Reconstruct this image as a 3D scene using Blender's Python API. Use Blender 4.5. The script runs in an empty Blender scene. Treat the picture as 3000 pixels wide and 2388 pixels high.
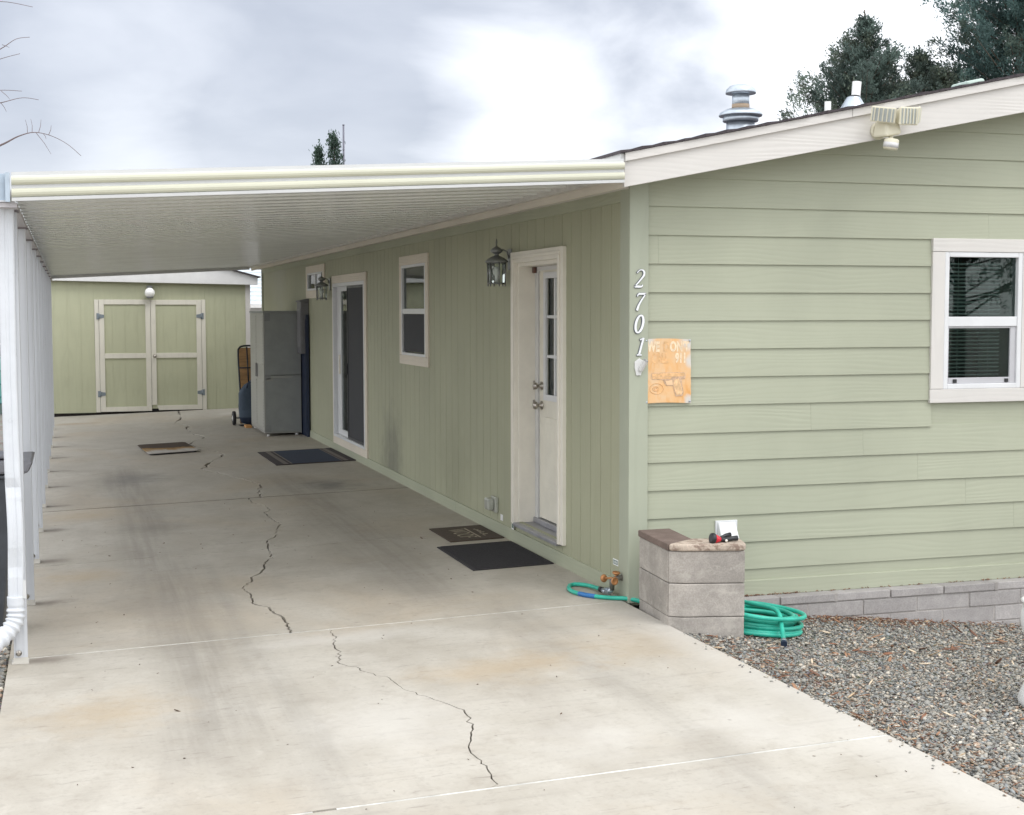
import bpy, bmesh, math, random
import numpy as np
from mathutils import Vector, Matrix
R = math.radians
random.seed(7); np.random.seed(7)
scene = bpy.context.scene
C = scene.collection

# ------------------------------------------------------------------ camera
CAM = Vector((-3.3558611, -8.2736932, 1.81416019))
F_PX = 4161.08
def unit(v):
    v = np.array(v, float); return v / np.linalg.norm(v)
dY = unit((198.6 - 1500, 914.0 - 1194, F_PX)); dX = unit((14870 - 1500, 890 - 1194, F_PX))
dZ = unit(np.cross(dX, dY)); dX = unit(np.cross(dY, dZ))
Rwc = np.stack([dX, dY, dZ], 1)                 # world -> camera (x right, y down, z forward)
cam_d = bpy.data.cameras.new('camera'); cam = bpy.data.objects.new('camera', cam_d); C.objects.link(cam)
r_, d_, f_ = Rwc[0], Rwc[1], Rwc[2]
cam.matrix_world = Matrix(((r_[0], -d_[0], -f_[0], CAM.x), (r_[1], -d_[1], -f_[1], CAM.y), (r_[2], -d_[2], -f_[2], CAM.z), (0, 0, 0, 1)))
cam_d.sensor_width = 36; cam_d.sensor_fit = 'HORIZONTAL'; cam_d.lens = F_PX * 36 / 3000
cam_d.clip_start = 0.05; cam_d.clip_end = 2000
scene.camera = cam

# ------------------------------------------------------------------ world, sun, exposure
SUN_EL, SUN_AZ = 56, 150       # azimuth clockwise from +Y
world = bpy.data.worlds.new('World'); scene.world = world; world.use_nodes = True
def build_world():
    nt = world.node_tree; nt.nodes.clear(); N = nt.nodes.new; L = nt.links.new
    out = N('ShaderNodeOutputWorld'); bg = N('ShaderNodeBackground'); L(bg.outputs[0], out.inputs[0])
    sky = N('ShaderNodeTexSky'); sky.sky_type = 'NISHITA'; sky.sun_disc = False
    sky.sun_elevation = R(SUN_EL); sky.sun_rotation = R(SUN_AZ)
    tc = N('ShaderNodeTexCoord')
    def math_(op, a, b=None, c=None, clamp=False):
        n = N('ShaderNodeMath'); n.operation = op; n.use_clamp = clamp
        for i, v in enumerate((a, b, c)):
            if v is None: continue
            if isinstance(v, (int, float)): n.inputs[i].default_value = v
            else: L(v, n.inputs[i])
        return n.outputs[0]
    def noise(scale, detail, rough, dist, mapscale=(1, 1, 2.2), off=(0, 0, 0)):
        m = N('ShaderNodeMapping'); m.inputs['Scale'].default_value = mapscale; m.inputs['Location'].default_value = off
        L(tc.outputs['Generated'], m.inputs[0])
        n = N('ShaderNodeTexNoise'); n.inputs['Scale'].default_value = scale; n.inputs['Detail'].default_value = detail
        n.inputs['Roughness'].default_value = rough; n.inputs['Distortion'].default_value = dist
        L(m.outputs[0], n.inputs['Vector']); return n.outputs[0]
    def ramp(v, a, b):
        n = N('ShaderNodeMapRange'); n.interpolation_type = 'SMOOTHSTEP'
        n.inputs['From Min'].default_value = a; n.inputs['From Max'].default_value = b
        L(v, n.inputs['Value']); return n.outputs[0]
    def gap(px, rad, v=None):
        q = np.array([px[0] - 1500, px[1] - 1194, F_PX]); d = unit(Rwc.T @ q)
        n = N('ShaderNodeVectorMath'); n.operation = 'DISTANCE'; n.inputs[1].default_value = d
        L(tc.outputs['Generated'], n.inputs[0])
        return math_('DIVIDE', n.outputs['Value'], rad)
    n1 = noise(5.0, 7, 0.52, 0.35)
    n2 = noise(2.6, 6, 0.5, 0.2, off=(3.1, 1.7, 0.4))
    wob = math_('MULTIPLY_ADD', math_('SUBTRACT', n1, 0.5), 1.9, math_('MULTIPLY', math_('SUBTRACT', n2, 0.5), 0.9))
    def gapv(px, rad, lo=-0.55, hi=0.75):
        return ramp(math_('SUBTRACT', 1.0, math_('SUBTRACT', gap(px, rad), wob)), lo, hi)
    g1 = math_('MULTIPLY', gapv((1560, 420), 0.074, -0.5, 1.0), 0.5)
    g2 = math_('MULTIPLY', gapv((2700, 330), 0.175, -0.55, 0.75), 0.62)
    g3 = math_('MULTIPLY', gapv((360, 400), 0.045, -1.0, 1.3), 0.22)
    g4 = math_('MULTIPLY', gapv((300, 40), 0.06, -1.0, 1.3), 0.16)
    away = ramp(gap((700, 250), 1.0), 0.42, 0.9)      # the grey bank is one cloud; sky out of view brightened for fill
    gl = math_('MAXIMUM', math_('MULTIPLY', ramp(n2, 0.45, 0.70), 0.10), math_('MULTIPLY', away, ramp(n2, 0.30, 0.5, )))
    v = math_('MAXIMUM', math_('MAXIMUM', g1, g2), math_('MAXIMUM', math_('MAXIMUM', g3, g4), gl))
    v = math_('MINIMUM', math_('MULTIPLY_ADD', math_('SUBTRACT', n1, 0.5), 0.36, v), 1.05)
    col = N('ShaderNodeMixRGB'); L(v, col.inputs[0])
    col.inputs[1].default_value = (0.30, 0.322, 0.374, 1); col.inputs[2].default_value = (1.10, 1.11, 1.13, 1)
    # even overcast, hardly brighter towards the zenith
    sep = N('ShaderNodeSeparateXYZ'); L(tc.outputs['Generated'], sep.inputs[0])
    el = math_('MAXIMUM', sep.outputs[2], 0.0)
    law = math_('MULTIPLY', math_('MULTIPLY_ADD', el, 0.1, 1.0), 0.98)
    cl = N('ShaderNodeVectorMath'); cl.operation = 'SCALE'; L(col.outputs[0], cl.inputs[0]); L(law, cl.inputs['Scale'])
    sk = N('ShaderNodeVectorMath'); sk.operation = 'SCALE'; L(sky.outputs[0], sk.inputs[0]); sk.inputs['Scale'].default_value = 1.0
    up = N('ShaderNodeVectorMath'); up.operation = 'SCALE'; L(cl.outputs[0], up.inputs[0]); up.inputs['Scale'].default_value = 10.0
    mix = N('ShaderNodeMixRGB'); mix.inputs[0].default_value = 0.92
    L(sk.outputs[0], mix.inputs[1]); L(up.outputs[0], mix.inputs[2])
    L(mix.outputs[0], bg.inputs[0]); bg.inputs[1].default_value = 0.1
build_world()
sd = bpy.data.lights.new('sun', 'SUN'); sd.energy = 0.55; sd.angle = R(24); sd.color = (1.0, 0.97, 0.93)
sun = bpy.data.objects.new('sun', sd); C.objects.link(sun)
sdir = Vector((math.sin(R(SUN_AZ)) * math.cos(R(SUN_EL)), math.cos(R(SUN_AZ)) * math.cos(R(SUN_EL)), math.sin(R(SUN_EL))))
sun.rotation_euler = sdir.to_track_quat('Z', 'Y').to_euler(); sun.location = (0, 0, 30)
vs = scene.view_settings
vs.view_transform = 'Standard'; vs.look = 'None'; vs.exposure = 0.95; vs.gamma = 1; vs.use_curve_mapping = False

# ------------------------------------------------------------------ materials
class NB:
    def __init__(s, mat):
        mat.use_nodes = True; s.nt = mat.node_tree; s.nt.nodes.clear()
        s.out = s.N('ShaderNodeOutputMaterial'); s.b = s.N('ShaderNodeBsdfPrincipled'); s.L(s.b.outputs[0], s.out.inputs[0])
        g = s.N('ShaderNodeNewGeometry'); s.pos = g.outputs['Position']
        s.rand = s.N('ShaderNodeObjectInfo').outputs['Random']
    def N(s, t): return s.nt.nodes.new(t)
    def L(s, a, b): s.nt.links.new(a, b)
    def m(s, op, a, b=None, c=None, clamp=False):
        n = s.N('ShaderNodeMath'); n.operation = op; n.use_clamp = clamp
        for i, v in enumerate((a, b, c)):
            if v is None: continue
            if isinstance(v, (int, float)): n.inputs[i].default_value = v
            else: s.L(v, n.inputs[i])
        return n.outputs[0]
    def coord(s, scale, off=(0, 0, 0), rand=False, src=None):
        m = s.N('ShaderNodeMapping'); m.inputs['Scale'].default_value = scale; m.inputs['Location'].default_value = off
        if rand:
            a = s.N('ShaderNodeVectorMath'); a.operation = 'ADD'
            c = s.N('ShaderNodeCombineXYZ')
            for i in range(3): s.L(s.m('MULTIPLY', s.rand, 7.3 + 5.1 * i), c.inputs[i])
            s.L(src or s.pos, a.inputs[0]); s.L(c.outputs[0], a.inputs[1]); s.L(a.outputs[0], m.inputs[0])
        else: s.L(src or s.pos, m.inputs[0])
        return m.outputs[0]
    def noise(s, vec, scale=1.0, detail=4, rough=0.55, dist=0.0):
        n = s.N('ShaderNodeTexNoise'); n.inputs['Scale'].default_value = scale; n.inputs['Detail'].default_value = detail
        n.inputs['Roughness'].default_value = rough; n.inputs['Distortion'].default_value = dist
        s.L(vec, n.inputs['Vector']); return n.outputs[0]
    def ramp(s, v, a, b, lo=0.0, hi=1.0):
        n = s.N('ShaderNodeMapRange'); n.interpolation_type = 'SMOOTHSTEP'
        for k, x in (('From Min', a), ('From Max', b), ('To Min', lo), ('To Max', hi)): n.inputs[k].default_value = x
        s.L(v, n.inputs['Value']); return n.outputs[0]
    def mix(s, f, a, b, mode='MIX'):
        n = s.N('ShaderNodeMixRGB'); n.blend_type = mode
        for i, v in enumerate((f, a, b)):
            if isinstance(v, (int, float)): n.inputs[i].default_value = v
            elif isinstance(v, tuple): n.inputs[i].default_value = (*v[:3], 1)
            else: s.L(v, n.inputs[i])
        return n.outputs[0]
    def bump(s, h, strength=0.3, dist=0.01):
        n = s.N('ShaderNodeBump'); n.inputs['Strength'].default_value = strength; n.inputs['Distance'].default_value = dist
        s.L(h, n.inputs['Height']); s.L(n.outputs[0], s.b.inputs['Normal'])
    def attr(s, name):
        n = s.N('ShaderNodeAttribute'); n.attribute_name = name; return n.outputs['Color']
def newmat(name): return bpy.data.materials.new(name)
def plain(name, col, rough=0.55, metal=0.0, var=0.10, ns=6.0, bump=0.0, bs=80.0, spec=0.5, stretch=(1, 1, 1), objvar=0.0, coat=0.0):
    mt = newmat(name); b = NB(mt)
    n = b.noise(b.coord(stretch, rand=True), ns, 5, 0.6)
    c = b.mix(b.ramp(n, 0.3, 0.7), tuple(max(0, x * (1 - var)) for x in col), tuple(min(1, x * (1 + var)) for x in col))
    if objvar:
        k = b.m('MULTIPLY_ADD', b.rand, 2 * objvar, 1 - objvar)
        cc = b.N('ShaderNodeVectorMath'); cc.operation = 'SCALE'; b.L(c, cc.inputs[0]); b.L(k, cc.inputs['Scale']); c = cc.outputs[0]
    b.L(c, b.b.inputs['Base Color']); b.b.inputs['Metallic'].default_value = metal
    b.L(b.m('MULTIPLY_ADD', b.m('SUBTRACT', n, 0.5), 0.25, rough, clamp=True), b.b.inputs['Roughness'])
    b.b.inputs['Specular IOR Level'].default_value = spec; b.b.inputs['Coat Weight'].default_value = coat
    if bump: b.bump(b.noise(b.coord(stretch), bs, 4, 0.6), bump, 0.004)
    return mt
def grained(name, col, axis, rough=0.55, var=0.06, gbump=0.35, dirt_pale=None, amp=1.0):
    """painted wood-grain fibre board; axis = 'x' or 'z' or 'y' = direction of the grain"""
    mt = newmat(name); b = NB(mt)
    sc = {'x': (1.1, 5, 7), 'z': (7, 7, 0.8), 'y': (5, 1.1, 7)}[axis]
    v = b.coord(sc, rand=True)
    w = b.N('ShaderNodeTexWave'); w.wave_type = 'BANDS'; w.bands_direction = {'x': 'Z', 'z': 'Y', 'y': 'Z'}[axis]
    w.inputs['Scale'].default_value = 1.5; w.inputs['Distortion'].default_value = 16.0; w.inputs['Detail'].default_value = 1.2
    w.inputs['Detail Scale'].default_value = 0.55; b.L(v, w.inputs['Vector'])
    patch = b.noise(b.coord((1, 1, 1), rand=True), 1.3, 3)
    h = b.m('MULTIPLY', w.outputs['Fac'], b.ramp(patch, 0.4, 0.68, 0.12, 1.0))
    fine = b.noise(b.coord(tuple(x * 6 for x in sc)), 1.0, 5, 0.65)
    h = b.m('ADD', h, b.m('MULTIPLY', fine, 0.5))
    big = b.noise(b.coord((1, 1, 1)), 0.8, 6, 0.6)
    c = b.mix(b.ramp(big, 0.3, 0.7), tuple(x * (1 - var) for x in col), tuple(x * (1 + var) for x in col))
    c = b.mix(b.m('MULTIPLY', b.ramp(w.outputs['Fac'], 0.0, 0.35, 1, 0), 0.07 * amp), c, tuple(x * 0.55 for x in col))
    if dirt_pale:
        # soil and one paler patch: blotches at given places (world x,y,z, radius, colour, amount)
        for (p, rad, dc, am) in dirt_pale:
            d = b.N('ShaderNodeVectorMath'); d.operation = 'DISTANCE'; d.inputs[1].default_value = p; b.L(b.pos, d.inputs[0])
            wob = b.m('MULTIPLY_ADD', b.m('SUBTRACT', b.noise(b.coord((1, 1, 1)), 5.0, 5, 0.6), 0.5), rad * 1.1, d.outputs['Value'])
            c = b.mix(b.m('MULTIPLY', b.ramp(wob, 0.0, rad, 1, 0), am), c, dc)
    b.L(c, b.b.inputs['Base Color'])
    b.L(b.m('MULTIPLY_ADD', fine, 0.2, rough - 0.1), b.b.inputs['Roughness'])
    b.b.inputs['Specular IOR Level'].default_value = 0.35
    b.bump(h, gbump, 0.004)
    return mt

SAGE = (0.380, 0.398, 0.303)
m_siding = grained('sage_siding', SAGE, 'x', gbump=0.16)
m_panel = grained('sage_panel', (0.375, 0.382, 0.268), 'z', gbump=0.25,
                  dirt_pale=[((0, 6.9, 0.25), 0.75, (0.10, 0.10, 0.09), 0.55), ((0, 10.2, 0.6), 0.8, (0.25, 0.2, 0.1), 0.35),
                        ((0, 15.5, 2.4), 1.4, (0.42, 0.43, 0.38), 0.5), ((0, 4.2, 0.4), 0.7, (0.2, 0.2, 0.13), 0.3)])  # the wide one is a paler grey patch high at the far end
m_sagey = grained('sage_board', (0.39, 0.41, 0.305), 'y', gbump=0.35)
m_sagez = grained('sage_corner', (0.375, 0.40, 0.315), 'z', gbump=0.2)
m_shed = grained('sage_shed', (0.455, 0.466, 0.325), 'z', gbump=0.2)
m_rake = grained('rake_paint', (0.62, 0.60, 0.57), 'x', gbump=0.2)
m_rakez = grained('rake_paint_up', (0.64, 0.62, 0.59), 'z', gbump=0.15)
m_trim = grained('trim_paint', (0.66, 0.63, 0.58), 'x', gbump=0.3)
m_trimy = grained('trim_tan', (0.70, 0.64, 0.54), 'y', gbump=0.4)
m_trimz = grained('trim_tan_up', (0.70, 0.64, 0.54), 'z', gbump=0.4)
m_fascia = grained('fascia_tan', (0.68, 0.63, 0.545), 'y', gbump=0.3)
m_cream = plain('door_cream', (0.78, 0.745, 0.66), 0.42, var=0.04, bump=0.08)
m_doorpaint = plain('door_paint', (0.76, 0.73, 0.63), 0.4, var=0.05, bump=0.05)
m_vinyl = plain('white_vinyl', (0.68, 0.69, 0.70), 0.35, var=0.03)
m_sash = plain('grey_sash', (0.48, 0.48, 0.50), 0.4, var=0.05)
m_white = plain('white_paint', (0.66, 0.66, 0.65), 0.4, var=0.04)
m_post = plain('post_white', (0.58, 0.60, 0.63), 0.35, var=0.04, stretch=(1, 1, 0.2))
m_down = plain('downspout_white', (0.62, 0.645, 0.68), 0.3, var=0.04, bump=0.12, bs=9)
m_gutter = plain('gutter_cream', (0.56, 0.56, 0.45), 0.35, var=0.03, stretch=(0.3, 1, 1))
m_gutterw = plain('gutter_white', (0.58, 0.59, 0.59), 0.35, var=0.03)
m_pan = plain('carport_pan', (0.78, 0.79, 0.765), 0.22, var=0.04, ns=1.2, stretch=(0.6, 0.8, 1))
m_shingle = plain('dark_shingle', (0.06, 0.05, 0.055), 0.9, var=0.3, ns=60, bump=0.4)
m_dark = plain('gap_shade', (0.012, 0.012, 0.014), 0.8)
m_room = plain('dim_room', (0.10, 0.10, 0.095), 0.9)
m_screen = plain('insect_screen', (0.035, 0.037, 0.043), 0.75, var=0.15)
m_blind = plain('blind_slat', (0.78, 0.80, 0.78), 0.5)
m_curtain = plain('green_curtain', (0.035, 0.085, 0.075), 0.8, var=0.4, ns=3, stretch=(8, 8, 0.8))
m_metal = plain('satin_nickel', (0.45, 0.42, 0.38), 0.3, metal=1)
m_galv = plain('galvanised', (0.46, 0.51, 0.56), 0.35, metal=0.8, var=0.15, ns=5)
m_hinge = plain('hinge_zinc', (0.24, 0.28, 0.31), 0.45, metal=0.4)
m_sill = plain('sill_grey', (0.34, 0.34, 0.36), 0.4, metal=0.3, var=0.15)
m_black = plain('black_rubber', (0.02, 0.02, 0.022), 0.6)
m_blackp = plain('black_paint', (0.025, 0.028, 0.035), 0.4)
m_lantern = plain('lantern_pewter', (0.26, 0.27, 0.27), 0.35, metal=0.7, var=0.2)
m_cab = plain('cabinet_grey', (0.27, 0.285, 0.28), 0.5, var=0.06)
m_cabl = plain('cabinet_light', (0.33, 0.33, 0.31), 0.35, var=0.06)
m_navy = plain('navy_fabric', (0.06, 0.085, 0.12), 0.85, var=0.2, bump=0.3, bs=200)
m_navyd = plain('navy_dark', (0.01, 0.022, 0.05), 0.7)
m_bluething = plain('dark_blue_plastic', (0.008, 0.018, 0.05), 0.45)
m_ebox = plain('meter_grey', (0.16, 0.16, 0.17), 0.5)
m_wood = plain('raw_wood', (0.45, 0.26, 0.12), 0.7, var=0.25, ns=3, stretch=(1, 1, 6))
m_osb = plain('chip_board', (0.55, 0.40, 0.25), 0.8, var=0.3, ns=30)
m_orange = plain('orange_wood', (0.55, 0.28, 0.10), 0.7)
m_bin = plain('bin_charcoal', (0.045, 0.05, 0.058), 0.45, var=0.15)
m_binlid = plain('bin_lid', (0.10, 0.10, 0.11), 0.4, var=0.15)
m_teal = plain('teal_plastic', (0.14, 0.42, 0.42), 0.45)
m_nozred = plain('nozzle_red', (0.62, 0.02, 0.04), 0.3)
m_noz = plain('nozzle_black', (0.018, 0.02, 0.024), 0.4)
m_brass = plain('worn_brass', (0.50, 0.24, 0.10), 0.45, metal=0.5, var=0.2)
m_pipe = plain('old_pipe', (0.17, 0.16, 0.14), 0.6, metal=0.4, var=0.3)
m_hose = plain('hose_green', (0.03, 0.42, 0.31), 0.38, var=0.14, ns=12)
m_tape = plain('blue_tape', (0.03, 0.16, 0.42), 0.45)
m_yelw = plain('aged_plastic', (0.64, 0.61, 0.48), 0.4, var=0.04)
m_lampglass = plain('lamp_face', (0.46, 0.50, 0.50), 0.2, metal=0.3)
m_digit = plain('number_white', (0.80, 0.82, 0.84), 0.35)
m_digitback = plain('number_edge', (0.08, 0.09, 0.12), 0.4)
m_globe = plain('opal_glass', (0.85, 0.85, 0.83), 0.2, var=0.02)
m_plast = plain('clear_grey_plastic', (0.42, 0.43, 0.38), 0.25, var=0.15)
m_label = plain('label_white', (0.75, 0.76, 0.76), 0.5)
m_labelg = plain('label_green', (0.10, 0.17, 0.15), 0.5)
m_joint = plain('joint_caulk', (0.54, 0.535, 0.50), 0.7, var=0.3, ns=5)
m_block_new = None
def concrete_block(name, col, var=0.2, blotch=None):
    mt = newmat(name); b = NB(mt)
    n = b.noise(b.coord((1, 1, 1), rand=True), 5.0, 8, 0.7)
    sp = b.noise(b.coord((1, 1, 1)), 110.0, 3, 0.6)
    c = b.mix(b.ramp(n, 0.3, 0.72), tuple(x * (1 - var) for x in col), tuple(x * (1 + var) for x in col))
    c = b.mix(b.ramp(sp, 0.35, 0.65, 0.35, 0.0), c, tuple(x * 0.55 for x in col))
    if blotch:
        bl = b.noise(b.coord((1, 1, 1.3), (2, 5, 1)), blotch[1], 6, 0.65, 0.4)
        c = b.mix(b.ramp(bl, blotch[2], blotch[2] + 0.1, 0, blotch[3]), c, blotch[0])
    k = b.m('MULTIPLY_ADD', b.rand, 0.2, 0.9)
    cc = b.N('ShaderNodeVectorMath'); cc.operation = 'SCALE'; b.L(c, cc.inputs[0]); b.L(k, cc.inputs['Scale'])
    b.L(cc.outputs[0], b.b.inputs['Base Color']); b.b.inputs['Roughness'].default_value = 0.9
    b.b.inputs['Specular IOR Level'].default_value = 0.2
    b.bump(b.m('ADD', b.noise(b.coord((1, 1, 1)), 160, 4, 0.7), b.m('MULTIPLY', n, 0.6)), 0.55, 0.004)
    return mt
m_block = concrete_block('grey_block', (0.40, 0.37, 0.335), 0.2, ((0.50, 0.47, 0.42), 8, 0.55, 0.5))
m_wallblock = concrete_block('wall_block', (0.40, 0.38, 0.37), 0.15)
m_capbrown = concrete_block('cap_brown', (0.19, 0.145, 0.125), 0.22)
m_captan = concrete_block('cap_tan', (0.44, 0.37, 0.305), 0.25, ((0.17, 0.115, 0.09), 11, 0.5, 0.75))
m_mortar = concrete_block('mortar', (0.41, 0.385, 0.365), 0.15)

def glass_mat(name, tint, base=0.05):
    mt = newmat(name); mt.use_nodes = True; nt = mt.node_tree; nt.nodes.clear(); N = nt.nodes.new
    out = N('ShaderNodeOutputMaterial'); mx = N('ShaderNodeMixShader'); t = N('ShaderNodeBsdfTransparent'); g = N('ShaderNodeBsdfGlossy')
    t.inputs[0].default_value = (*tint, 1); g.inputs['Roughness'].default_value = 0.01
    fr = N('ShaderNodeFresnel'); fr.inputs[0].default_value = 1.5
    ma = N('ShaderNodeMath'); ma.operation = 'MULTIPLY_ADD'; ma.inputs[1].default_value = 0.95; ma.inputs[2].default_value = base - 0.06
    ma.use_clamp = True
    nt.links.new(fr.outputs[0], ma.inputs[0]); nt.links.new(ma.outputs[0], mx.inputs[0])
    nt.links.new(t.outputs[0], mx.inputs[1]); nt.links.new(g.outputs[0], mx.inputs[2]); nt.links.new(mx.outputs[0], out.inputs[0])
    return mt
m_glass = glass_mat('window_glass', (0.62, 0.70, 0.68))
m_glassl = glass_mat('lantern_glass', (0.86, 0.9, 0.88))

def concrete_mat():
    mt = newmat('driveway_concrete'); b = NB(mt)
    big = b.noise(b.coord((1, 1, 1)), 0.55, 5, 0.55, 0.6)
    med = b.noise(b.coord((1, 0.8, 1), (4, 2, 0)), 1.7, 6, 0.62, 0.3)
    fine = b.noise(b.coord((1, 1, 1)), 35, 4, 0.6)
    broom = b.noise(b.coord((1.3, 16, 1)), 1.0, 5, 0.62, 0.4)
    c = b.mix(b.ramp(med, 0.3, 0.7), (0.395, 0.365, 0.312), (0.465, 0.438, 0.385))
    c = b.mix(b.ramp(big, 0.46, 0.72, 0, 0.6), c, (0.43, 0.36, 0.27))
    c = b.mix(b.ramp(broom, 0.52, 0.78, 0, 0.34), c, (0.27, 0.245, 0.215))
    c = b.mix(b.ramp(fine, 0.5, 0.75, 0, 0.35), c, (0.29, 0.265, 0.23))
    mot = b.noise(b.coord((1, 0.75, 1), (3, 7, 0)), 7.0, 8, 0.72, 0.3)
    c = b.mix(b.ramp(mot, 0.5, 0.72, 0, 0.42), c, (0.30, 0.265, 0.22)); c = b.mix(b.ramp(mot, 0.30, 0.44, 0.35, 0), c, (0.53, 0.50, 0.445))
    dash = b.noise(b.coord((5.5, 26, 1), (1, 3, 0)), 1.0, 5, 0.66, 0.5)
    c = b.mix(b.ramp(dash, 0.60, 0.72, 0, 0.5), c, (0.20, 0.175, 0.15))
    swp = b.noise(b.coord((2.2, 0.9, 1), (8, 2, 0)), 1.0, 6, 0.6, 1.2)
    c = b.mix(b.ramp(swp, 0.5, 0.68, 0, 0.3), c, (0.33, 0.30, 0.26))
    sep = b.N('ShaderNodeSeparateXYZ'); b.L(b.pos, sep.inputs[0]); X, Y = sep.outputs[0], sep.outputs[1]
    warp = b.m('MULTIPLY', b.m('SUBTRACT', b.noise(b.coord((1, 0.3, 1), (9, 0, 0)), 0.7, 3), 0.5), 0.7)
    xw = b.m('ADD', X, warp)
    strk = b.noise(b.coord((14, 0.5, 1)), 1.0, 4, 0.6, 0.3)
    def track(x0, wid, ya, yb, am, col):
        nonlocal c
        d = b.m('ABSOLUTE', b.m('SUBTRACT', xw, x0))
        msk = b.m('MULTIPLY', b.ramp(d, 0.0, wid, 1, 0), b.m('MULTIPLY', b.ramp(Y, ya - 0.6, ya + 0.6), b.ramp(Y, yb - 0.8, yb + 0.8, 1, 0)))
        msk = b.m('MULTIPLY', b.m('MULTIPLY', msk, b.ramp(strk, 0.25, 0.7, 0.35, 1)), am)
        c = b.mix(msk, c, col)
    track(-2.75, 0.34, -2.2, 9.5, 0.46, (0.17, 0.155, 0.135))
    track(-1.05, 0.42, 0.3, 8.0, 0.36, (0.16, 0.145, 0.125))
    track(-2.45, 0.16, -6.0, 3.0, 0.28, (0.2, 0.19, 0.175))
    track(-0.75, 0.22, -6.0, 0.4, 0.3, (0.22, 0.205, 0.18))
    def spot(p, rad, am, col, sx=1.0, sy=1.0):
        nonlocal c
        v = b.N('ShaderNodeVectorMath'); v.operation = 'SUBTRACT'; v.inputs[1].default_value = p; b.L(b.pos, v.inputs[0])
        s2 = b.N('ShaderNodeVectorMath'); s2.operation = 'MULTIPLY'; s2.inputs[1].default_value = (1 / sx, 1 / sy, 0); b.L(v.outputs[0], s2.inputs[0])
        l = b.N('ShaderNodeVectorMath'); l.operation = 'LENGTH'; b.L(s2.outputs[0], l.inputs[0])
        d = b.m('MULTIPLY_ADD', b.m('SUBTRACT', b.noise(b.coord((1, 1, 1)), 4.5, 5, 0.65), 0.5), rad * 1.3, l.outputs['Value'])
        c = b.mix(b.m('MULTIPLY', b.ramp(d, 0, rad, 1, 0), am), c, col)
    OIL = (0.12, 0.12, 0.12); RUST = (0.40, 0.305, 0.19); DK = (0.2, 0.18, 0.155); PALE = (0.56, 0.54, 0.50)
    spot((-0.72, 6.7, 0), 0.40, 0.6, OIL, 1, 1.6); spot((-2.65, 8.4, 0), 0.6, 0.45, OIL, 1, 1.3); spot((-2.6, 4.6, 0), 0.5, 0.2, OIL)
    spot((-2.0, 11.7, 0), 1.2, 0.22, DK, 0.9, 1.5); spot((-3.2, -1.3, 0), 0.65, 0.5, RUST, 0.8, 0.8); spot((-3.25, 2.4, 0), 0.4, 0.5, RUST)
    spot((-3.35, 5.6, 0), 0.5, 0.4, RUST); spot((-3.3, 17.2, 0), 0.7, 0.45, (0.3, 0.2, 0.1), 1, 0.6)
    spot((-1.25, -1.25, 0), 0.7, 0.5, RUST, 1.0, 0.6); spot((-0.45, -1.1, 0), 0.6, 0.35, RUST); spot((-1.2, -4.2, 0), 1.0, 0.25, RUST)
    spot((-2.0, -2.0, 0), 0.6, 0.45, PALE, 0.9, 1.3); spot((-1.2, -2.6, 0), 0.5, 0.4, PALE); spot((-1.9, -0.25, 0), 0.45, 0.5, PALE, 1.6, 0.5)
    spot((-0.45, -2.6, 0), 0.5, 0.5, PALE, 0.7, 1.4); spot((-1.2, 1.3, 0), 0.7, 0.16, DK, 0.7, 1.6); spot((-2.9, 1.2, 0), 0.6, 0.15, DK, 0.5, 1.6)
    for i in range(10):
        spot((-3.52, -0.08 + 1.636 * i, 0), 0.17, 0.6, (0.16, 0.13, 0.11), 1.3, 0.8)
    # efflorescence and dust along the edge of the slab
    c = b.mix(b.m('MULTIPLY', b.ramp(X, -0.34, -0.06), b.ramp(Y, -0.4, 0.0, 0.45, 0.0)), c, PALE)
    # pitting
    vor = b.N('ShaderNodeTexVoronoi'); vor.inputs['Scale'].default_value = 7.0; b.L(b.coord((1, 0.7, 1)), vor.inputs['Vector'])
    pit = b.m('MULTIPLY', b.ramp(vor.outputs['Distance'], 0.03, 0.09, 1, 0), b.ramp(med, 0.45, 0.6))
    c = b.mix(b.m('MULTIPLY', pit, 0.5), c, (0.17, 0.15, 0.13))
    b.L(c, b.b.inputs['Base Color']); b.L(b.ramp(med, 0.3, 0.7, 0.62, 0.82), b.b.inputs['Roughness'])
    b.b.inputs['Specular IOR Level'].default_value = 0.3
    b.bump(b.m('ADD', b.m('MULTIPLY', broom, 0.5), b.m('SUBTRACT', fine, pit)), 0.25, 0.006)
    return mt
m_conc = concrete_mat()
def ground_mat():
    mt = newmat('gravel_ground'); b = NB(mt)
    v = b.N('ShaderNodeTexVoronoi'); v.inputs['Scale'].default_value = 38; b.L(b.pos, v.inputs['Vector'])
    n = b.noise(b.coord((1, 1, 1)), 1.2, 6)
    c = b.mix(0.75, v.outputs['Color'], (0.5, 0.5, 0.5), 'MIX')
    cc = b.mix(1.0, c, (0.62, 0.59, 0.53), 'MULTIPLY')
    cc = b.mix(b.ramp(n, 0.45, 0.7, 0, 0.55), cc, (0.13, 0.085, 0.06))
    b.L(cc, b.b.inputs['Base Color']); b.b.inputs['Roughness'].default_value = 0.95
    b.bump(v.outputs['Distance'], 0.8, 0.02)
    return mt
m_ground = ground_mat()
m_dirt = plain('dark_dirt', (0.03, 0.025, 0.022), 0.95, var=0.3, ns=20)
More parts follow.
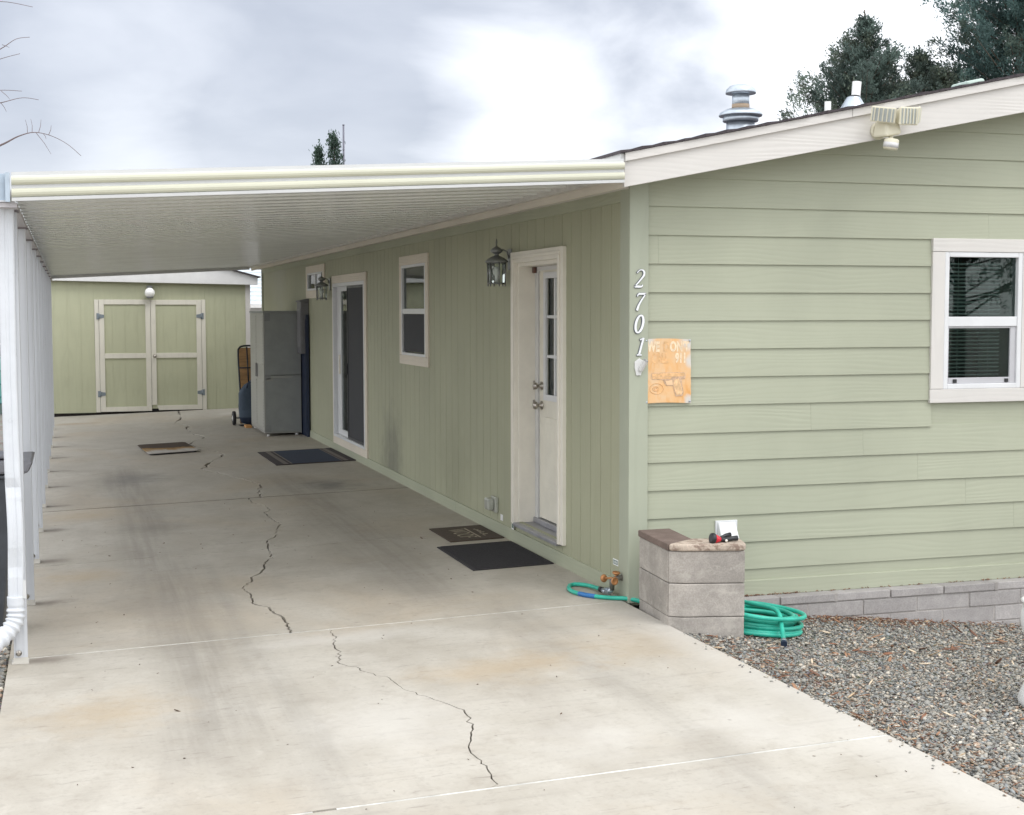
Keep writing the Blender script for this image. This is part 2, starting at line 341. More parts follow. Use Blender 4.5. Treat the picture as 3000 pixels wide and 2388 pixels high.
def attr_mat(name, rough=0.8, spec=0.25, extra=0.25, scale=90):
    mt = newmat(name); b = NB(mt)
    a = b.attr('tint'); n = b.noise(b.coord((1, 1, 1)), scale, 3)
    k = b.m('MULTIPLY_ADD', n, 2 * extra, 1 - extra)
    cc = b.N('ShaderNodeVectorMath'); cc.operation = 'SCALE'; b.L(a, cc.inputs[0]); b.L(k, cc.inputs['Scale'])
    b.L(cc.outputs[0], b.b.inputs['Base Color']); b.b.inputs['Roughness'].default_value = rough
    b.b.inputs['Specular IOR Level'].default_value = spec
    return mt
m_stone = attr_mat('gravel_stone', 0.75, 0.35)
m_chip = attr_mat('wood_chip', 0.85, 0.2)
def leaf_mat():
    mt = attr_mat('leaf', 0.6, 0.3, 0.15, 20); nt = mt.node_tree
    b = [n for n in nt.nodes if n.type == 'BSDF_PRINCIPLED'][0]; o = [n for n in nt.nodes if n.type == 'OUTPUT_MATERIAL'][0]
    tr = nt.nodes.new('ShaderNodeBsdfTranslucent'); mx = nt.nodes.new('ShaderNodeMixShader'); mx.inputs[0].default_value = 0.55
    nt.links.new(b.inputs['Base Color'].links[0].from_socket, tr.inputs[0])
    nt.links.new(b.outputs[0], mx.inputs[1]); nt.links.new(tr.outputs[0], mx.inputs[2]); nt.links.new(mx.outputs[0], o.inputs[0])
    return mt
m_leaf = leaf_mat()
m_bark = plain('bark', (0.11, 0.085, 0.065), 0.9, var=0.3, ns=8, stretch=(1, 1, 0.3))
m_twig = plain('twig', (0.16, 0.12, 0.12), 0.85, var=0.2)
m_twigpale = plain('twig_pale', (0.36, 0.27, 0.25), 0.85, var=0.2)

# ------------------------------------------------------------------ mesh builder
class MB:
    def __init__(s): s.v = []; s.f = []; s.mi = []; s.sm = []
    def add(s, verts, faces, mi=0, smooth=False):
        o = len(s.v); s.v += [tuple(map(float, p)) for p in verts]
        for f in faces: s.f.append(tuple(i + o for i in f)); s.mi.append(mi); s.sm.append(smooth)
        return s
    def box(s, x0, x1, y0, y1, z0, z1, mi=0):
        if x0 > x1: x0, x1 = x1, x0
        if y0 > y1: y0, y1 = y1, y0
        if z0 > z1: z0, z1 = z1, z0
        v = [(x, y, z) for z in (z0, z1) for y in (y0, y1) for x in (x0, x1)]
        return s.add(v, [(0, 2, 3, 1), (4, 5, 7, 6), (0, 1, 5, 4), (2, 6, 7, 3), (0, 4, 6, 2), (1, 3, 7, 5)], mi)
    def obox(s, c, ax, ay, az, mi=0):
        """oriented box: centre and three half-axis vectors"""
        c, ax, ay, az = Vector(c), Vector(ax), Vector(ay), Vector(az)
        v = [c + ax * i + ay * j + az * k for k in (-1, 1) for j in (-1, 1) for i in (-1, 1)]
        return s.add(v, [(0, 2, 3, 1), (4, 5, 7, 6), (0, 1, 5, 4), (2, 6, 7, 3), (0, 4, 6, 2), (1, 3, 7, 5)], mi)
    def prism(s, lo, hi, mi=0):
        """two matching loops of points (counter-clockwise seen from outside of hi)"""
        n = len(lo)
        f = [tuple(range(n - 1, -1, -1)), tuple(range(n, 2 * n))] + [(i, (i + 1) % n, n + (i + 1) % n, n + i) for i in range(n)]
        return s.add(list(lo) + list(hi), f, mi)
    def tube(s, pts, rad, n=8, mi=0, cap=True, smooth=True):
        pts = [Vector(p) for p in pts]; m = len(pts)
        rr = rad if isinstance(rad, (list, tuple)) else [rad] * m
        vs_, prev = [], None
        for i, p in enumerate(pts):
            t = (pts[min(i + 1, m - 1)] - pts[max(i - 1, 0)])
            t = t.normalized() if t.length > 1e-9 else Vector((0, 0, 1))
            if prev is None:
                a = t.orthogonal().normalized()
            else:
                a = prev - t * prev.dot(t); a = a.normalized() if a.length > 1e-6 else t.orthogonal().normalized()
            prev = a; bb = t.cross(a)
            for k in range(n):
                q = 2 * math.pi * k / n
                vs_.append(p + (a * math.cos(q) + bb * math.sin(q)) * rr[i])
        f = [(i * n + k, i * n + (k + 1) % n, (i + 1) * n + (k + 1) % n, (i + 1) * n + k) for i in range(m - 1) for k in range(n)]
        s.add(vs_, f, mi, smooth)
        if cap:
            o = len(s.v) - n * m
            s.f.append(tuple(o + k for k in range(n - 1, -1, -1))); s.mi.append(mi); s.sm.append(False)
            s.f.append(tuple(o + (m - 1) * n + k for k in range(n))); s.mi.append(mi); s.sm.append(False)
        return s
    def lathe(s, prof, c, n=20, mi=0, axis=(0, 0, 1), smooth=True):
        ax = Vector(axis).normalized(); a = ax.orthogonal().normalized(); bb = ax.cross(a); c = Vector(c)
        vs_ = []
        for (r, h) in prof:
            for k in range(n):
                q = 2 * math.pi * k / n
                vs_.append(c + ax * h + (a * math.cos(q) + bb * math.sin(q)) * max(r, 1e-4))
        m = len(prof)
        f = [(i * n + k, i * n + (k + 1) % n, (i + 1) * n + (k + 1) % n, (i + 1) * n + k) for i in range(m - 1) for k in range(n)]
        s.add(vs_, f, mi, smooth)
        o = len(s.v) - n * m
        s.f.append(tuple(o + k for k in range(n - 1, -1, -1))); s.mi.append(mi); s.sm.append(False)
        s.f.append(tuple(o + (m - 1) * n + k for k in range(n))); s.mi.append(mi); s.sm.append(False)
        return s
    def mesh(s, name, mats):
        me = bpy.data.meshes.new(name); me.from_pydata(s.v, [], s.f)
        for mt in (mats if isinstance(mats, (list, tuple)) else [mats]): me.materials.append(mt)
        me.polygons.foreach_set('material_index', s.mi); me.polygons.foreach_set('use_smooth', s.sm)
        me.validate(); me.update()
        return me

WLOC = {}
def place(o, parent=None):
    C.objects.link(o)
    if parent is not None:
        o.parent = parent
        o.matrix_parent_inverse = Matrix.Translation(-WLOC.get(parent.name, Vector((0, 0, 0))))
    return o
def tag(o, label=None, cat=None, group=None, kind=None):
    if label: o['label'] = label
    if cat: o['category'] = cat
    if group: o['group'] = group
    if kind: o['kind'] = kind
    return o
def thing(name, loc, label, cat, group=None, kind=None):
    o = bpy.data.objects.new(name, None); o.location = loc; o.empty_display_size = 0.2
    C.objects.link(o); WLOC[o.name] = Vector(loc)
    return tag(o, label, cat, group, kind)
def bevel(o, w, seg=2):
    md = o.modifiers.new('bevel', 'BEVEL'); md.width = w; md.segments = seg; md.limit_method = 'ANGLE'; md.angle_limit = R(40)
    md.harden_normals = False
    return o
def part(name, mb, mats, parent, bev=0, label=None, kind=None):
    o = bpy.data.objects.new(name, mb.mesh(name, mats)); place(o, parent)
    if bev: bevel(o, bev)
    return tag(o, label, kind=kind)
def solo(name, mb, mats, label, cat, group=None, kind=None, bev=0):
    """a thing that is one mesh: origin moved to its base"""
    a = np.array(mb.v); c = Vector((a[:, 0].mean(), a[:, 1].mean(), a[:, 2].min()))
    mb.v = [tuple(Vector(p) - c) for p in mb.v]
    o = bpy.data.objects.new(name, mb.mesh(name, mats)); o.location = c; C.objects.link(o); WLOC[o.name] = c.copy()
    if bev: bevel(o, bev)
    return tag(o, label, cat, group, kind)
def struct(name, mb, mats):
    o = bpy.data.objects.new(name, mb.mesh(name, mats)); C.objects.link(o); o['kind'] = 'structure'; return o
def text_mesh(txt, size, sx=1.0, shear=0.0, bold=0.0):
    cu = bpy.data.curves.new('t', 'FONT'); cu.body = txt; cu.size = size; cu.shear = shear; cu.offset = bold
    cu.align_x = 'CENTER'; cu.align_y = 'CENTER'; cu.resolution_u = 3
    o = bpy.data.objects.new('t', cu); C.objects.link(o)
    dg = bpy.context.evaluated_depsgraph_get(); dg.update()
    me = bpy.data.meshes.new_from_object(o.evaluated_get(dg))
    vs_ = [Vector((v.co.x * sx, v.co.y, 0)) for v in me.vertices]; fs = [tuple(p.vertices) for p in me.polygons]
    bpy.data.objects.remove(o); bpy.data.curves.remove(cu); bpy.data.meshes.remove(me)
    return vs_, fs
def put_text(mb, txt, size, org, ux, uy, sx=1.0, shear=0.0, bold=0.0, mi=0):
    v, f = text_mesh(txt, size, sx, shear, bold); org, ux, uy = Vector(org), Vector(ux), Vector(uy)
    mb.add([org + ux * p.x + uy * p.y for p in v], f, mi)
def clip(poly, a, b, c):
    """keep a*x + b*z <= c"""
    out = []
    for i, p in enumerate(poly):
        q = poly[(i + 1) % len(poly)]
        dp, dq = a * p[0] + b * p[1] - c, a * q[0] + b * q[1] - c
        if dp <= 0: out.append(p)
        if (dp < 0 < dq) or (dq < 0 < dp):
            t = dp / (dp - dq); out.append((p[0] + t * (q[0] - p[0]), p[1] + t * (q[1] - p[1])))
    return out
def zs(x): return -0.015 + 0.028 * x
def zg(x): 
    return -0.055 - 0.102 * min(max(x, 0), 3.6)

# ------------------------------------------------------------------ ground
def build_ground():
    mb = MB()
    xs = [-400, -60, -12, -3.9, -3.72, -3.5, -0.25, -0.02, 0.35, 1.0, 2.0, 3.6, 8.5, 14, 60, 400]
    def h(x):
        if x <= -3.9: return -0.165
        if x <= -3.72: return -0.15
        if x < -0.02: return -0.25
        return zg(x) - 0.012
    ys = [-400, -30, -6, 0, 18, 40, 400]
    V = [(x, y, h(x)) for y in ys for x in xs]; n = len(xs)
    F = [(j * n + i, j * n + i + 1, (j + 1) * n + i + 1, (j + 1) * n + i) for j in range(len(ys) - 1) for i in range(n - 1)]
    mb.add(V, F)
    struct('ground', mb, m_ground)
build_ground()

# ------------------------------------------------------------------ driveway: slabs split at joints and along the crack
CR1 = [(-1.919, 0.0), (-1.909, -0.199), (-1.964, -0.45), (-1.965, -0.652), (-2.004, -0.827), (-1.922, -0.969), (-1.926, -1.019), (-1.824, -1.19), (-1.808, -1.368), (-1.783, -1.496), (-1.71, -1.662), (-1.645, -1.842), (-1.614, -1.919), (-1.624, -2.017), (-1.634, -2.153), (-1.709, -2.383), (-1.75, -2.508), (-1.752, -2.592), (-1.742, -2.663), (-1.752, -2.803), (-1.766, -2.936), (-1.791, -3.0)]
CR2 = [(-2.142, 0.0), (-2.131, 0.297), (-2.125, 0.435), (-2.161, 0.596), (-2.166, 0.786), (-2.243, 0.923), (-2.226, 1.214), (-2.244, 1.505), (-2.158, 1.707), (-2.149, 1.843), (-2.063, 1.994), (-2.006, 2.166), (-1.996, 2.316), (-1.897, 2.589), (-1.878, 2.862), (-1.878, 3.0)]
CR3 = [(-1.875, 3.0), (-1.832, 3.385), (-1.748, 3.535), (-1.653, 4.031), (-1.595, 4.218), (-1.635, 4.585), (-1.631, 4.692), (-1.642, 5.019), (-1.569, 5.147), (-1.568, 5.492), (-1.611, 5.604), (-1.665, 5.723), (-1.655, 6.1)]
CR4 = [(-1.524, 6.1), (-1.473, 6.686), (-1.419, 6.974), (-1.425, 7.264), (-1.513, 7.706), (-1.599, 7.995), (-1.689, 8.419), (-1.834, 8.895), (-1.863, 9.046), (-1.8, 9.15)]
CR5 = [(-1.79, 9.15), (-1.735, 9.575), (-1.648, 9.9), (-1.534, 10.157), (-1.51, 10.25), (-1.446, 10.578), (-1.512, 11.046), (-1.593, 11.545), (-1.678, 11.83), (-1.75, 12.2)]
CR6 = [(-1.77, 12.2), (-1.627, 12.776), (-1.53, 12.972), (-1.43, 13.351), (-1.492, 13.576), (-1.549, 13.942), (-1.614, 14.226), (-1.532, 14.566), (-1.58, 14.95), (-1.56, 15.25)]
CR7 = [(-1.55, 15.25), (-1.502, 15.54), (-1.567, 15.862), (-1.678, 16.166), (-1.574, 16.794), (-1.49, 17.348), (-1.40, 19.15)]
def jag(cr, amp, seed):
    rg = random.Random(seed); out = []
    cr = sorted(cr, key=lambda p: p[1])
    for (a, b) in zip(cr, cr[1:]):
        n = max(2, int((b[1] - a[1]) / 0.035 * (0.4 if a[1] > 6 else 1)))
        for i in range(n):
            t = i / n
            o = rg.gauss(0, amp) if i else 0
            out.append((a[0] + (b[0] - a[0]) * t + o, a[1] + (b[1] - a[1]) * t))
    out.append(cr[-1]); return out
def build_driveway():
    root = thing('driveway', (-1.8, 0, -0.1), 'pale cracked concrete driveway running under the carport to the shed', None, kind='structure')
    js = [-9.2, -6.05, -3.0, 0.0, 3.0, 6.1, 9.15, 12.2, 15.25, 19.15]
    cracks = {2: (CR1, 0.007), 3: (CR2, 0.014), 4: (CR3, 0.012), 5: (CR4, 0.017), 6: (CR5, 0.020), 7: (CR6, 0.020), 8: (CR7, 0.024)}
    XL = -3.71
    def xr(y):
        if y >= 0: return -0.004
        return -0.045 + max(0, (-y - 1.0)) * 0.017
    def slab(poly, name='slab'):
        mb = MB()
        lo = [(x, y, zs(x) - 0.12) for x, y in poly]; hi = [(x, y, zs(x)) for x, y in poly]
        mb.prism(lo, hi); part(name, mb, m_conc, root)
    for k in range(len(js) - 1):
        gj = {2: 0.010, 3: 0.010, 4: 0.007, 5: 0.020}
        g = gj.get(k + 1, 0.003)
        a, b = js[k] + (gj.get(k, 0.003) if k else 0), js[k + 1] - g
        ra = [xr(a), xr(b)]
        rgt = [(ra[0], a), (ra[1], b)]
        if b > 0 > a: rgt = [(xr(a), a), (xr(b), b)]
        if js[k + 1] == 0.0:
            rgt = [(xr(a), a), (xr(-1), -1), (xr(-0.3), -0.3), (xr(-0.2), b)]
        if k in cracks:
            cr, wd = cracks[k]; pl = jag(cr, 0.007 if k < 5 else 0.012, k)
            pl = [(x, min(max(y, a), b)) for x, y in pl]
            rg = random.Random(50 + k); ph = rg.random() * 6
            L_, R_ = [], []
            for i, (x, y) in enumerate(pl):
                w = wd * (0.45 + 0.55 * abs(math.sin(ph + y * 1.9)) + 0.5 * rg.random())
                if k >= 6: w *= (1.5 if math.sin(ph + y * 4.3) > -0.3 else 0.4)
                L_.append((x - w / 2, y)); R_.append((x + w / 2, y))
            slab([(XL, a)] + L_ + [(XL, b)])
            slab(rgt + R_[::-1])
        else:
            slab([(XL, a)] + rgt + [(XL, b)])
        # joint filler
        if 0 < k + 1 < len(js) - 1:
            y = js[k + 1]; gg = g
            mb = MB(); x1 = xr(y - 0.01)
            n = 40; rg = random.Random(k)
            for i in range(n):
                if rg.random() < (0.02 if k in (1, 2) else 0.4 if k == 3 else 0.05 if k == 4 else 0.1): continue
                xa, xb = XL + (x1 - XL) * i / n, XL + (x1 - XL) * (i + 1) / n
                if k >= 5: continue
                dz = -0.003 + (0.001 if k in (1, 2) else -0.001)
                lo = [(xa, y - gg, zs(xa) - 0.04), (xb, y - gg, zs(xb) - 0.04), (xb, y + gg, zs(xb) - 0.04), (xa, y + gg, zs(xa) - 0.04)]
                hi = [(p[0], p[1], p[2] + 0.04 + dz) for p in lo]
                mb.prism(lo, hi)
            if mb.v: part('joint_filler', mb, m_dirt if k == 4 else m_joint, root)
    mb = MB(); mb.add([(XL, -9.2, zs(XL) - 0.075), (-0.06, -9.2, zs(0) - 0.075), (-0.06, 19.15, zs(0) - 0.075), (XL, 19.15, zs(XL) - 0.075)], [(0, 1, 2, 3)])
    part('bedding', mb, m_dirt, root)
build_driveway()

# ------------------------------------------------------------------ house
HL, HW = 17.55, 7.3          # length along y, width along x
house = thing('house', (0, 0, -0.05), 'sage green single storey house with lap siding gable and long side wall under the carport', 'house')
OPEN = [  # side wall openings y0,y1,z0,z1 (outer trim)
    (1.193, 2.428, 0.13, 2.27), (5.17, 6.415, 1.267, 2.385), (8.17, 10.41, 0.078, 2.28), (11.0, 12.56, 2.005, 2.465)]
def side_panels():
    seams = [0.13, 1.47, 2.69, 3.91, 5.40, 6.62, 8.19, 9.41, 10.63, 11.85, 13.07, 14.29, 15.51, 16.6, 17.48]
    for a, b in zip(seams, seams[1:]):
        mb = MB()
        a2, b2 = a + 0.0015, b - 0.0015
        cuts = []
        n = max(1, round((b2 - a2) / 0.203)); w = (b2 - a2) / n
        for i in range(n):
            y0, y1 = a2 + i * w + (0.003 if i else 0), a2 + (i + 1) * w - (0.003 if i < n - 1 else 0)
            ed = sorted({y0, y1} | {e for o in OPEN for e in (o[0] + 0.03, o[1] - 0.03) if y0 < e < y1})
            for p, q in zip(ed, ed[1:]):
                zz = [(0.05, 2.62)]; mid = (p + q) / 2
                for o in OPEN:
                    if o[0] + 0.03 < mid < o[1] - 0.03:
                        nz = []
                        for lo, hi in zz:
                            if o[2] + 0.03 > lo: nz.append((lo, min(hi, o[2] + 0.03)))
                            if o[3] - 0.03 < hi: nz.append((max(lo, o[3] - 0.03), hi))
                        zz = nz
                for lo, hi in zz: mb.box(0.0, 0.0065, p, q, lo, hi)
        # groove backing, holed in the same way
        ed = sorted({a, b} | {e for o in OPEN for e in (o[0] + 0.03, o[1] - 0.03) if a < e < b})
        for p, q in zip(ed, ed[1:]):
            zz = [(0.05, 2.62)]; mid = (p + q) / 2
            for o in OPEN:
                if o[0] + 0.03 < mid < o[1] - 0.03:
                    nz = []
                    for lo, hi in zz:
                        if o[2] + 0.03 > lo: nz.append((lo, min(hi, o[2] + 0.03)))
                        if o[3] - 0.03 < hi: nz.append((max(lo, o[3] - 0.03), hi))
                    zz = nz
            for lo, hi in zz: mb.box(0.005, 0.03, p, q, lo, hi)
        part('wall_panel', mb, m_panel, house)
side_panels()
# skirt boards, frieze boards
for a, b in ((0.13, 4.178), (4.184, 8.16), (8.166, 11.3), (11.306, 14.6), (14.606, 17.5)):
    part('skirt_board', MB().box(-0.014, 0.004, a, b, -0.018, 0.083), m_sagey, house, 0.003)
for a, b in ((0.13, 5.395), (5.401, 10.6), (10.606, 17.5)):
    part('frieze_board', MB().box(-0.016, 0.004, a, b, 2.498, 2.66), m_sagey, house, 0.002)
# corner boards
part('corner_board', MB().box(-0.020, 0.108, -0.036, -0.017, -0.028, 2.70), m_sagez, house, 0.003)
part('corner_board', MB().box(-0.0195, -0.002, -0.0165, 0.127, -0.026, 2.66), m_sagez, house, 0.003)
part('corner_board', MB().box(-0.02, 0.0, 17.44, 17.56, -0.02, 2.66), m_sagez, house)
# unseen walls and floor so that the rooms are dark
mb = MB()
mb.box(0.02, 0.04, 0.05, 0.10, 0, 2.6)
mb.box(HW - 0.05, HW, 0, HL, -0.3, 2.6); mb.box(0.0, HW, HL - 0.05, HL, -0.1, 2.6)
mb.box(0.45, 0.47, 0.45, HL, -0.1, 2.62); mb.box(0.45, HW, 0.43, 0.45, -0.1, 2.62)
part('inner_wall', mb, m_room, house)

# gable siding
RX = HW / 2
def roof_under(x): return 2.74 + 0.209 * (x + 0.162)
sid_lines = [0.141 + 0.179 * i for i in range(0, 19)]
def gable_siding():
    joints = {4: [1.66], 5: [1.27], 3: [2.08], 2: [2.46], 1: [2.85], 11: [0.185, 3.84], 12: [2.60], 13: [3.6], 9: [3.3], 8: [3.1], 10: [4.1], 14: [3.9]}
    WX0, WX1, WZ0, WZ1 = 2.157, 2.975, 1.193, 2.296
    joints2 = {0.857: 0, }
    for i, z0 in enumerate(sid_lines):
        z1 = z0 + 0.179
        if z0 > 3.45: break
        js = [0.1095] + sorted(joints.get(i, [])) + [HW - 0.11]
        for xa, xb in zip(js, js[1:]):
            segs = [(xa + 0.0005, xb - 0.0005)]
            blocks_z = z0 < WZ1 - 0.02 and z1 > WZ0 + 0.02
            if blocks_z:
                ns = []
                for p, q in segs:
                    if p < WX0 + 0.02: ns.append((p, min(q, WX0 + 0.02)))
                    if q > WX1 - 0.02: ns.append((max(p, WX1 - 0.02), q))
                segs = ns
            for p, q in segs:
                if q - p < 0.01: continue
                poly = [(p, z0), (q, z0), (q, z1 + 0.012), (p, z1 + 0.012)]
                poly = clip(poly, -0.209, 1.0, 2.74 + 0.209 * 0.162)
                poly = clip(poly, 0.209, 1.0, 2.74 + 0.209 * 0.162 + 2 * 0.209 * RX)
                if len(poly) < 3: continue
                yf = lambda z: -0.016 + 0.012 * (z - z0) / 0.179
                mb = MB()
                mb.prism([(x, 0.004 + 0.02 * 0, z) for x, z in poly][::-1], [(x, yf(z), z) for x, z in poly][::-1])
                part('siding_board', mb, m_siding, house)
gable_siding()
part('siding_board', MB().box(0.1095, HW - 0.11, -0.007, 0.004, 0.060, 0.150), m_siding, house)
part('band_board', MB().box(0.1095, 4.0, -0.022, -0.001, -0.036, 0.066), m_siding, house, 0.003)
part('band_board', MB().box(4.003, HW - 0.11, -0.022, -0.001, -0.036, 0.066), m_siding, house, 0.003)
mb = MB()   # sheathing behind the boards, with the window hole
WX0, WX1, WZ0, WZ1 = 2.19, 2.94, 1.23, 2.26
mb.box(0.02, WX0, 0.005, 0.03, -0.05, 2.68); mb.box(WX1, HW - 0.02, 0.005, 0.03, -0.05, 2.68)
mb.box(WX0, WX1, 0.005, 0.03, -0.05, WZ0); mb.box(WX0, WX1, 0.005, 0.03, WZ1, 2.68)
po = [(0.0, 2.681), (HW, 2.681), (HW, 2.75), (RX, 2.74 + 0.209 * (RX + 0.162)), (0.0, 2.75)]
mb.prism([(x, 0.03, z) for x, z in po][::-1], [(x, 0.005, z) for x, z in po][::-1])
part('sheathing', mb, m_siding, house)

# roof: rake boards, eave fascia, soffits, shingles
def mirrored(x): return 2 * RX - x
def rake(name, zlo, zhi, y0, y1, mat, x0=-0.163):
    for side in (0, 1):
        p = [(x0, zlo(x0)), (RX, zlo(RX)), (RX, zhi(RX)), (x0, zhi(x0))]
        if side: p = [(mirrored(x), z) for x, z in p][::-1]
        mb = MB(); mb.prism([(x, y1, z) for x, z in p][::-1], [(x, y0, z) for x, z in p][::-1]); part(name, mb, mat, house, 0.003)
lo_ = lambda x: 2.553 + 0.1975 * (x + 0.163)
hi_ = lambda x: 2.757 + 0.2090 * (x + 0.163)
rake('rake_board', lo_, lambda x: hi_(x) - 0.012, -0.30, -0.27, m_rake)
for (a, b) in ((-0.163, 1.36), (1.363, RX)):
    p = [(a, hi_(a) - 0.052), (b, hi_(b) - 0.052), (b, hi_(b) - 0.001), (a, hi_(a) - 0.001)]
    mb = MB(); mb.prism([(x, -0.3005, z) for x, z in p][::-1], [(x, -0.322, z) for x, z in p][::-1]); part('rake_strip', mb, m_rake, house, 0.002)
p = [(mirrored(x), z) for x, z in [(-0.163, hi_(-0.163) - 0.052), (RX - 0.003, hi_(RX) - 0.052), (RX - 0.003, hi_(RX)), (-0.163, hi_(-0.163))]][::-1]
mb = MB(); mb.prism([(x, -0.3005, z) for x, z in p][::-1], [(x, -0.322, z) for x, z in p][::-1]); part('rake_strip', mb, m_rake, house, 0.002)
part('eave_fascia', MB().box(-0.163, -0.143, -0.269, HL + 0.3, 2.553, 2.742), m_fascia, house, 0.002)
part('eave_fascia', MB().box(HW + 0.143, HW + 0.163, -0.269, HL + 0.3, 2.553, 2.742), m_fascia, house)
mb = MB(); mb.box(-0.186, -0.165, -0.30, HL + 0.3, 2.712, 2.752); part('drip_strip', mb, m_white, house)
mb = MB(); mb.box(-0.142, -0.003, -0.02, HL + 0.25, 2.572, 2.582); mb.box(HW, HW + 0.142, -0.02, HL + 0.25, 2.572, 2.582)
for s in (0, 1):
    p = [(-0.14, hi_(-0.14) - 0.075), (RX, hi_(RX) - 0.075), (RX, hi_(RX) - 0.065), (-0.14, hi_(-0.14) - 0.065)]
    if s: p = [(mirrored(x), z) for x, z in p][::-1]
    mb.prism([(x, 0.004, z) for x, z in p][::-1], [(x, -0.268, z) for x, z in p][::-1])
part('soffit', mb, m_trim, house)
mb = MB()
rg = random.Random(5)
for s in (0, 1):
    n = 28; x0, x1 = -0.20, RX
    for i in range(n):
        xa, xb = x0 + (x1 - x0) * i / n, x0 + (x1 - x0) * (i + 1) / n + 0.006
        t = 0.010 + 0.005 * rg.random(); yo = -0.335 + rg.uniform(-0.006, 0.004)
        p = [(xa, hi_(xa) + 0.001), (xb, hi_(xb) + 0.001), (xb, hi_(xb) + 0.006), (xa, hi_(xa) + 0.006 + t)]
        if s: p = [(mirrored(x), z) for x, z in p][::-1]
        mb.prism([(x, HL + 0.32, z) for x, z in p][::-1], [(x, yo, z) for x, z in p][::-1])
roof = part('roof', mb, m_shingle, house)
# flue and vent pipes on the roof
fx, fy = 1.74, 2.0
mb = MB(); mb.lathe([(0.112, 2.95), (0.112, 3.355)], (fx, fy, 0), 24); mb.lathe([(0.135, 3.30), (0.140, 3.305), (0.140, 3.345), (0.12, 3.35)], (fx, fy, 0), 24)
fl = part('flue', mb, m_galv, roof)
mb = MB(); mb.lathe([(0.03, 3.34), (0.168, 3.342), (0.172, 3.352), (0.160, 3.372), (0.11, 3.398), (0.068, 3.405)], (fx, fy, 0), 24)
part('storm_collar', mb, m_galv, roof)
mb = MB(); mb.lathe([(0.067, 3.40), (0.067, 3.535)], (fx, fy, 0), 20); mb.lathe([(0.0695, 3.40), (0.0695, 3.437)], (fx, fy, 0), 20, mi=1)
part('flue', mb, [m_galv, plain('rusty_band', (0.36, 0.27, 0.19), 0.6)], roof)
mb = MB(); mb.lathe([(0.05, 3.515), (0.118, 3.518), (0.120, 3.53), (0.112, 3.555), (0.085, 3.578), (0.04, 3.59), (0.0, 3.592)], (fx, fy, 0), 24)
part('flue_cap', mb, m_galv, roof)
mb = MB(); mb.lathe([(0.135, 3.40), (0.052, 3.535), (0.04, 3.54)], (2.745, 2.0, 0), 20, smooth=False); part('pipe_flashing', mb, m_galv, roof)
mb = MB(); mb.tube([(2.745, 2.0, 3.3), (2.775, 2.0, 3.66)], 0.036, 16); mb.tube([(2.757, 2, 3.533), (2.758, 2, 3.548)], 0.041, 16, mi=1); part('vent_pipe', mb, [m_white, m_black], roof)
mb = MB(); mb.tube([(2.512, 2.0, 3.2), (2.512, 2.0, 3.49)], 0.026, 14); part('vent_pipe', mb, m_white, roof)
mb = MB()
mb.obox((3.82, 2.0, 3.665), (0.085, 0, 0.018), (0, 0.12, 0), (-0.01, 0, 0.045)); part('roof_vent', mb, plain('vent_green', (0.42, 0.52, 0.47), 0.4), roof, 0.02)

# --- windows and doors in the side wall
def window_side(y0, y1, z0, z1, tw_side, tw_top, tw_bot):
    """returns window part; trim boards proud of the wall, vinyl frame inside"""
    fy0, fy1, fz0, fz1 = y0 + tw_side, y1 - tw_side, z0 + tw_bot, z1 - tw_top
    mb = MB(); t = 0.028
    mb.box(-0.022, 0.06, fy0, fy0 + t, fz0, fz1); mb.box(-0.022, 0.06, fy1 - t, fy1, fz0, fz1)
    mb.box(-0.021, 0.06, fy0 + t, fy1 - t, fz0, fz0 + t); mb.box(-0.021, 0.06, fy0 + t, fy1 - t, fz1 - t, fz1)
    w = part('window', mb, m_vinyl, house, 0.003)
    for (a, b, c, d, mt) in ((y0, y1, z1 - tw_top, z1, m_trimy), (y0, y1, z0, z0 + tw_bot, m_trimy), (y0, fy0, fz0 + 0.001, fz1 - 0.001, m_trimz), (fy1, y1, fz0 + 0.001, fz1 - 0.001, m_trimz)):
        part('trim_board', MB().box(-0.019, 0.005, a + 0.0005, b - 0.0005, c + 0.0005, d - 0.0005), mt, w, 0.002)
    mb = MB()  # recess
    mb.box(0.40, 0.42, fy0 - 0.1, fy1 + 0.1, fz0 - 0.1, fz1 + 0.1)
    mb.box(0.06, 0.40, fy0 - 0.1, fy0 - 0.08, fz0 - 0.1, fz1 + 0.1); mb.box(0.06, 0.40, fy1 + 0.08, fy1 + 0.1, fz0 - 0.1, fz1 + 0.1)
    mb.box(0.06, 0.40, fy0 - 0.08, fy1 + 0.08, fz0 - 0.1, fz0 - 0.08); mb.box(0.06, 0.40, fy0 - 0.08, fy1 + 0.08, fz1 + 0.08, fz1 + 0.1)
    part('recess', mb, m_room, w)
    return w, (fy0 + t, fy1 - t, fz0 + t, fz1 - t)
# tall hung window
w, (a, b, c, d) = window_side(5.17, 6.415, 1.267, 2.385, 0.105, 0.095, 0.095)
mz = 1.815
part('meeting_rail', MB().box(-0.015, 0.02, a, b, mz - 0.026, mz + 0.026), m_vinyl, w, 0.002)
part('pane', MB().box(0.004, 0.008, a, b, mz + 0.026, d), m_glass, w)
part('pane', MB().box(0.012, 0.016, a, b, c, mz - 0.026), m_glass, w)
part('insect_screen', MB().box(-0.006, -0.003, a + 0.02, b - 0.02, c + 0.012, mz - 0.03), m_screen, w)
part('pane_backing', MB().box(0.09, 0.10, a - 0.02, b + 0.02, mz - 0.1, d + 0.05), plain('dim_blind', (0.45, 0.47, 0.42), 0.8), w)
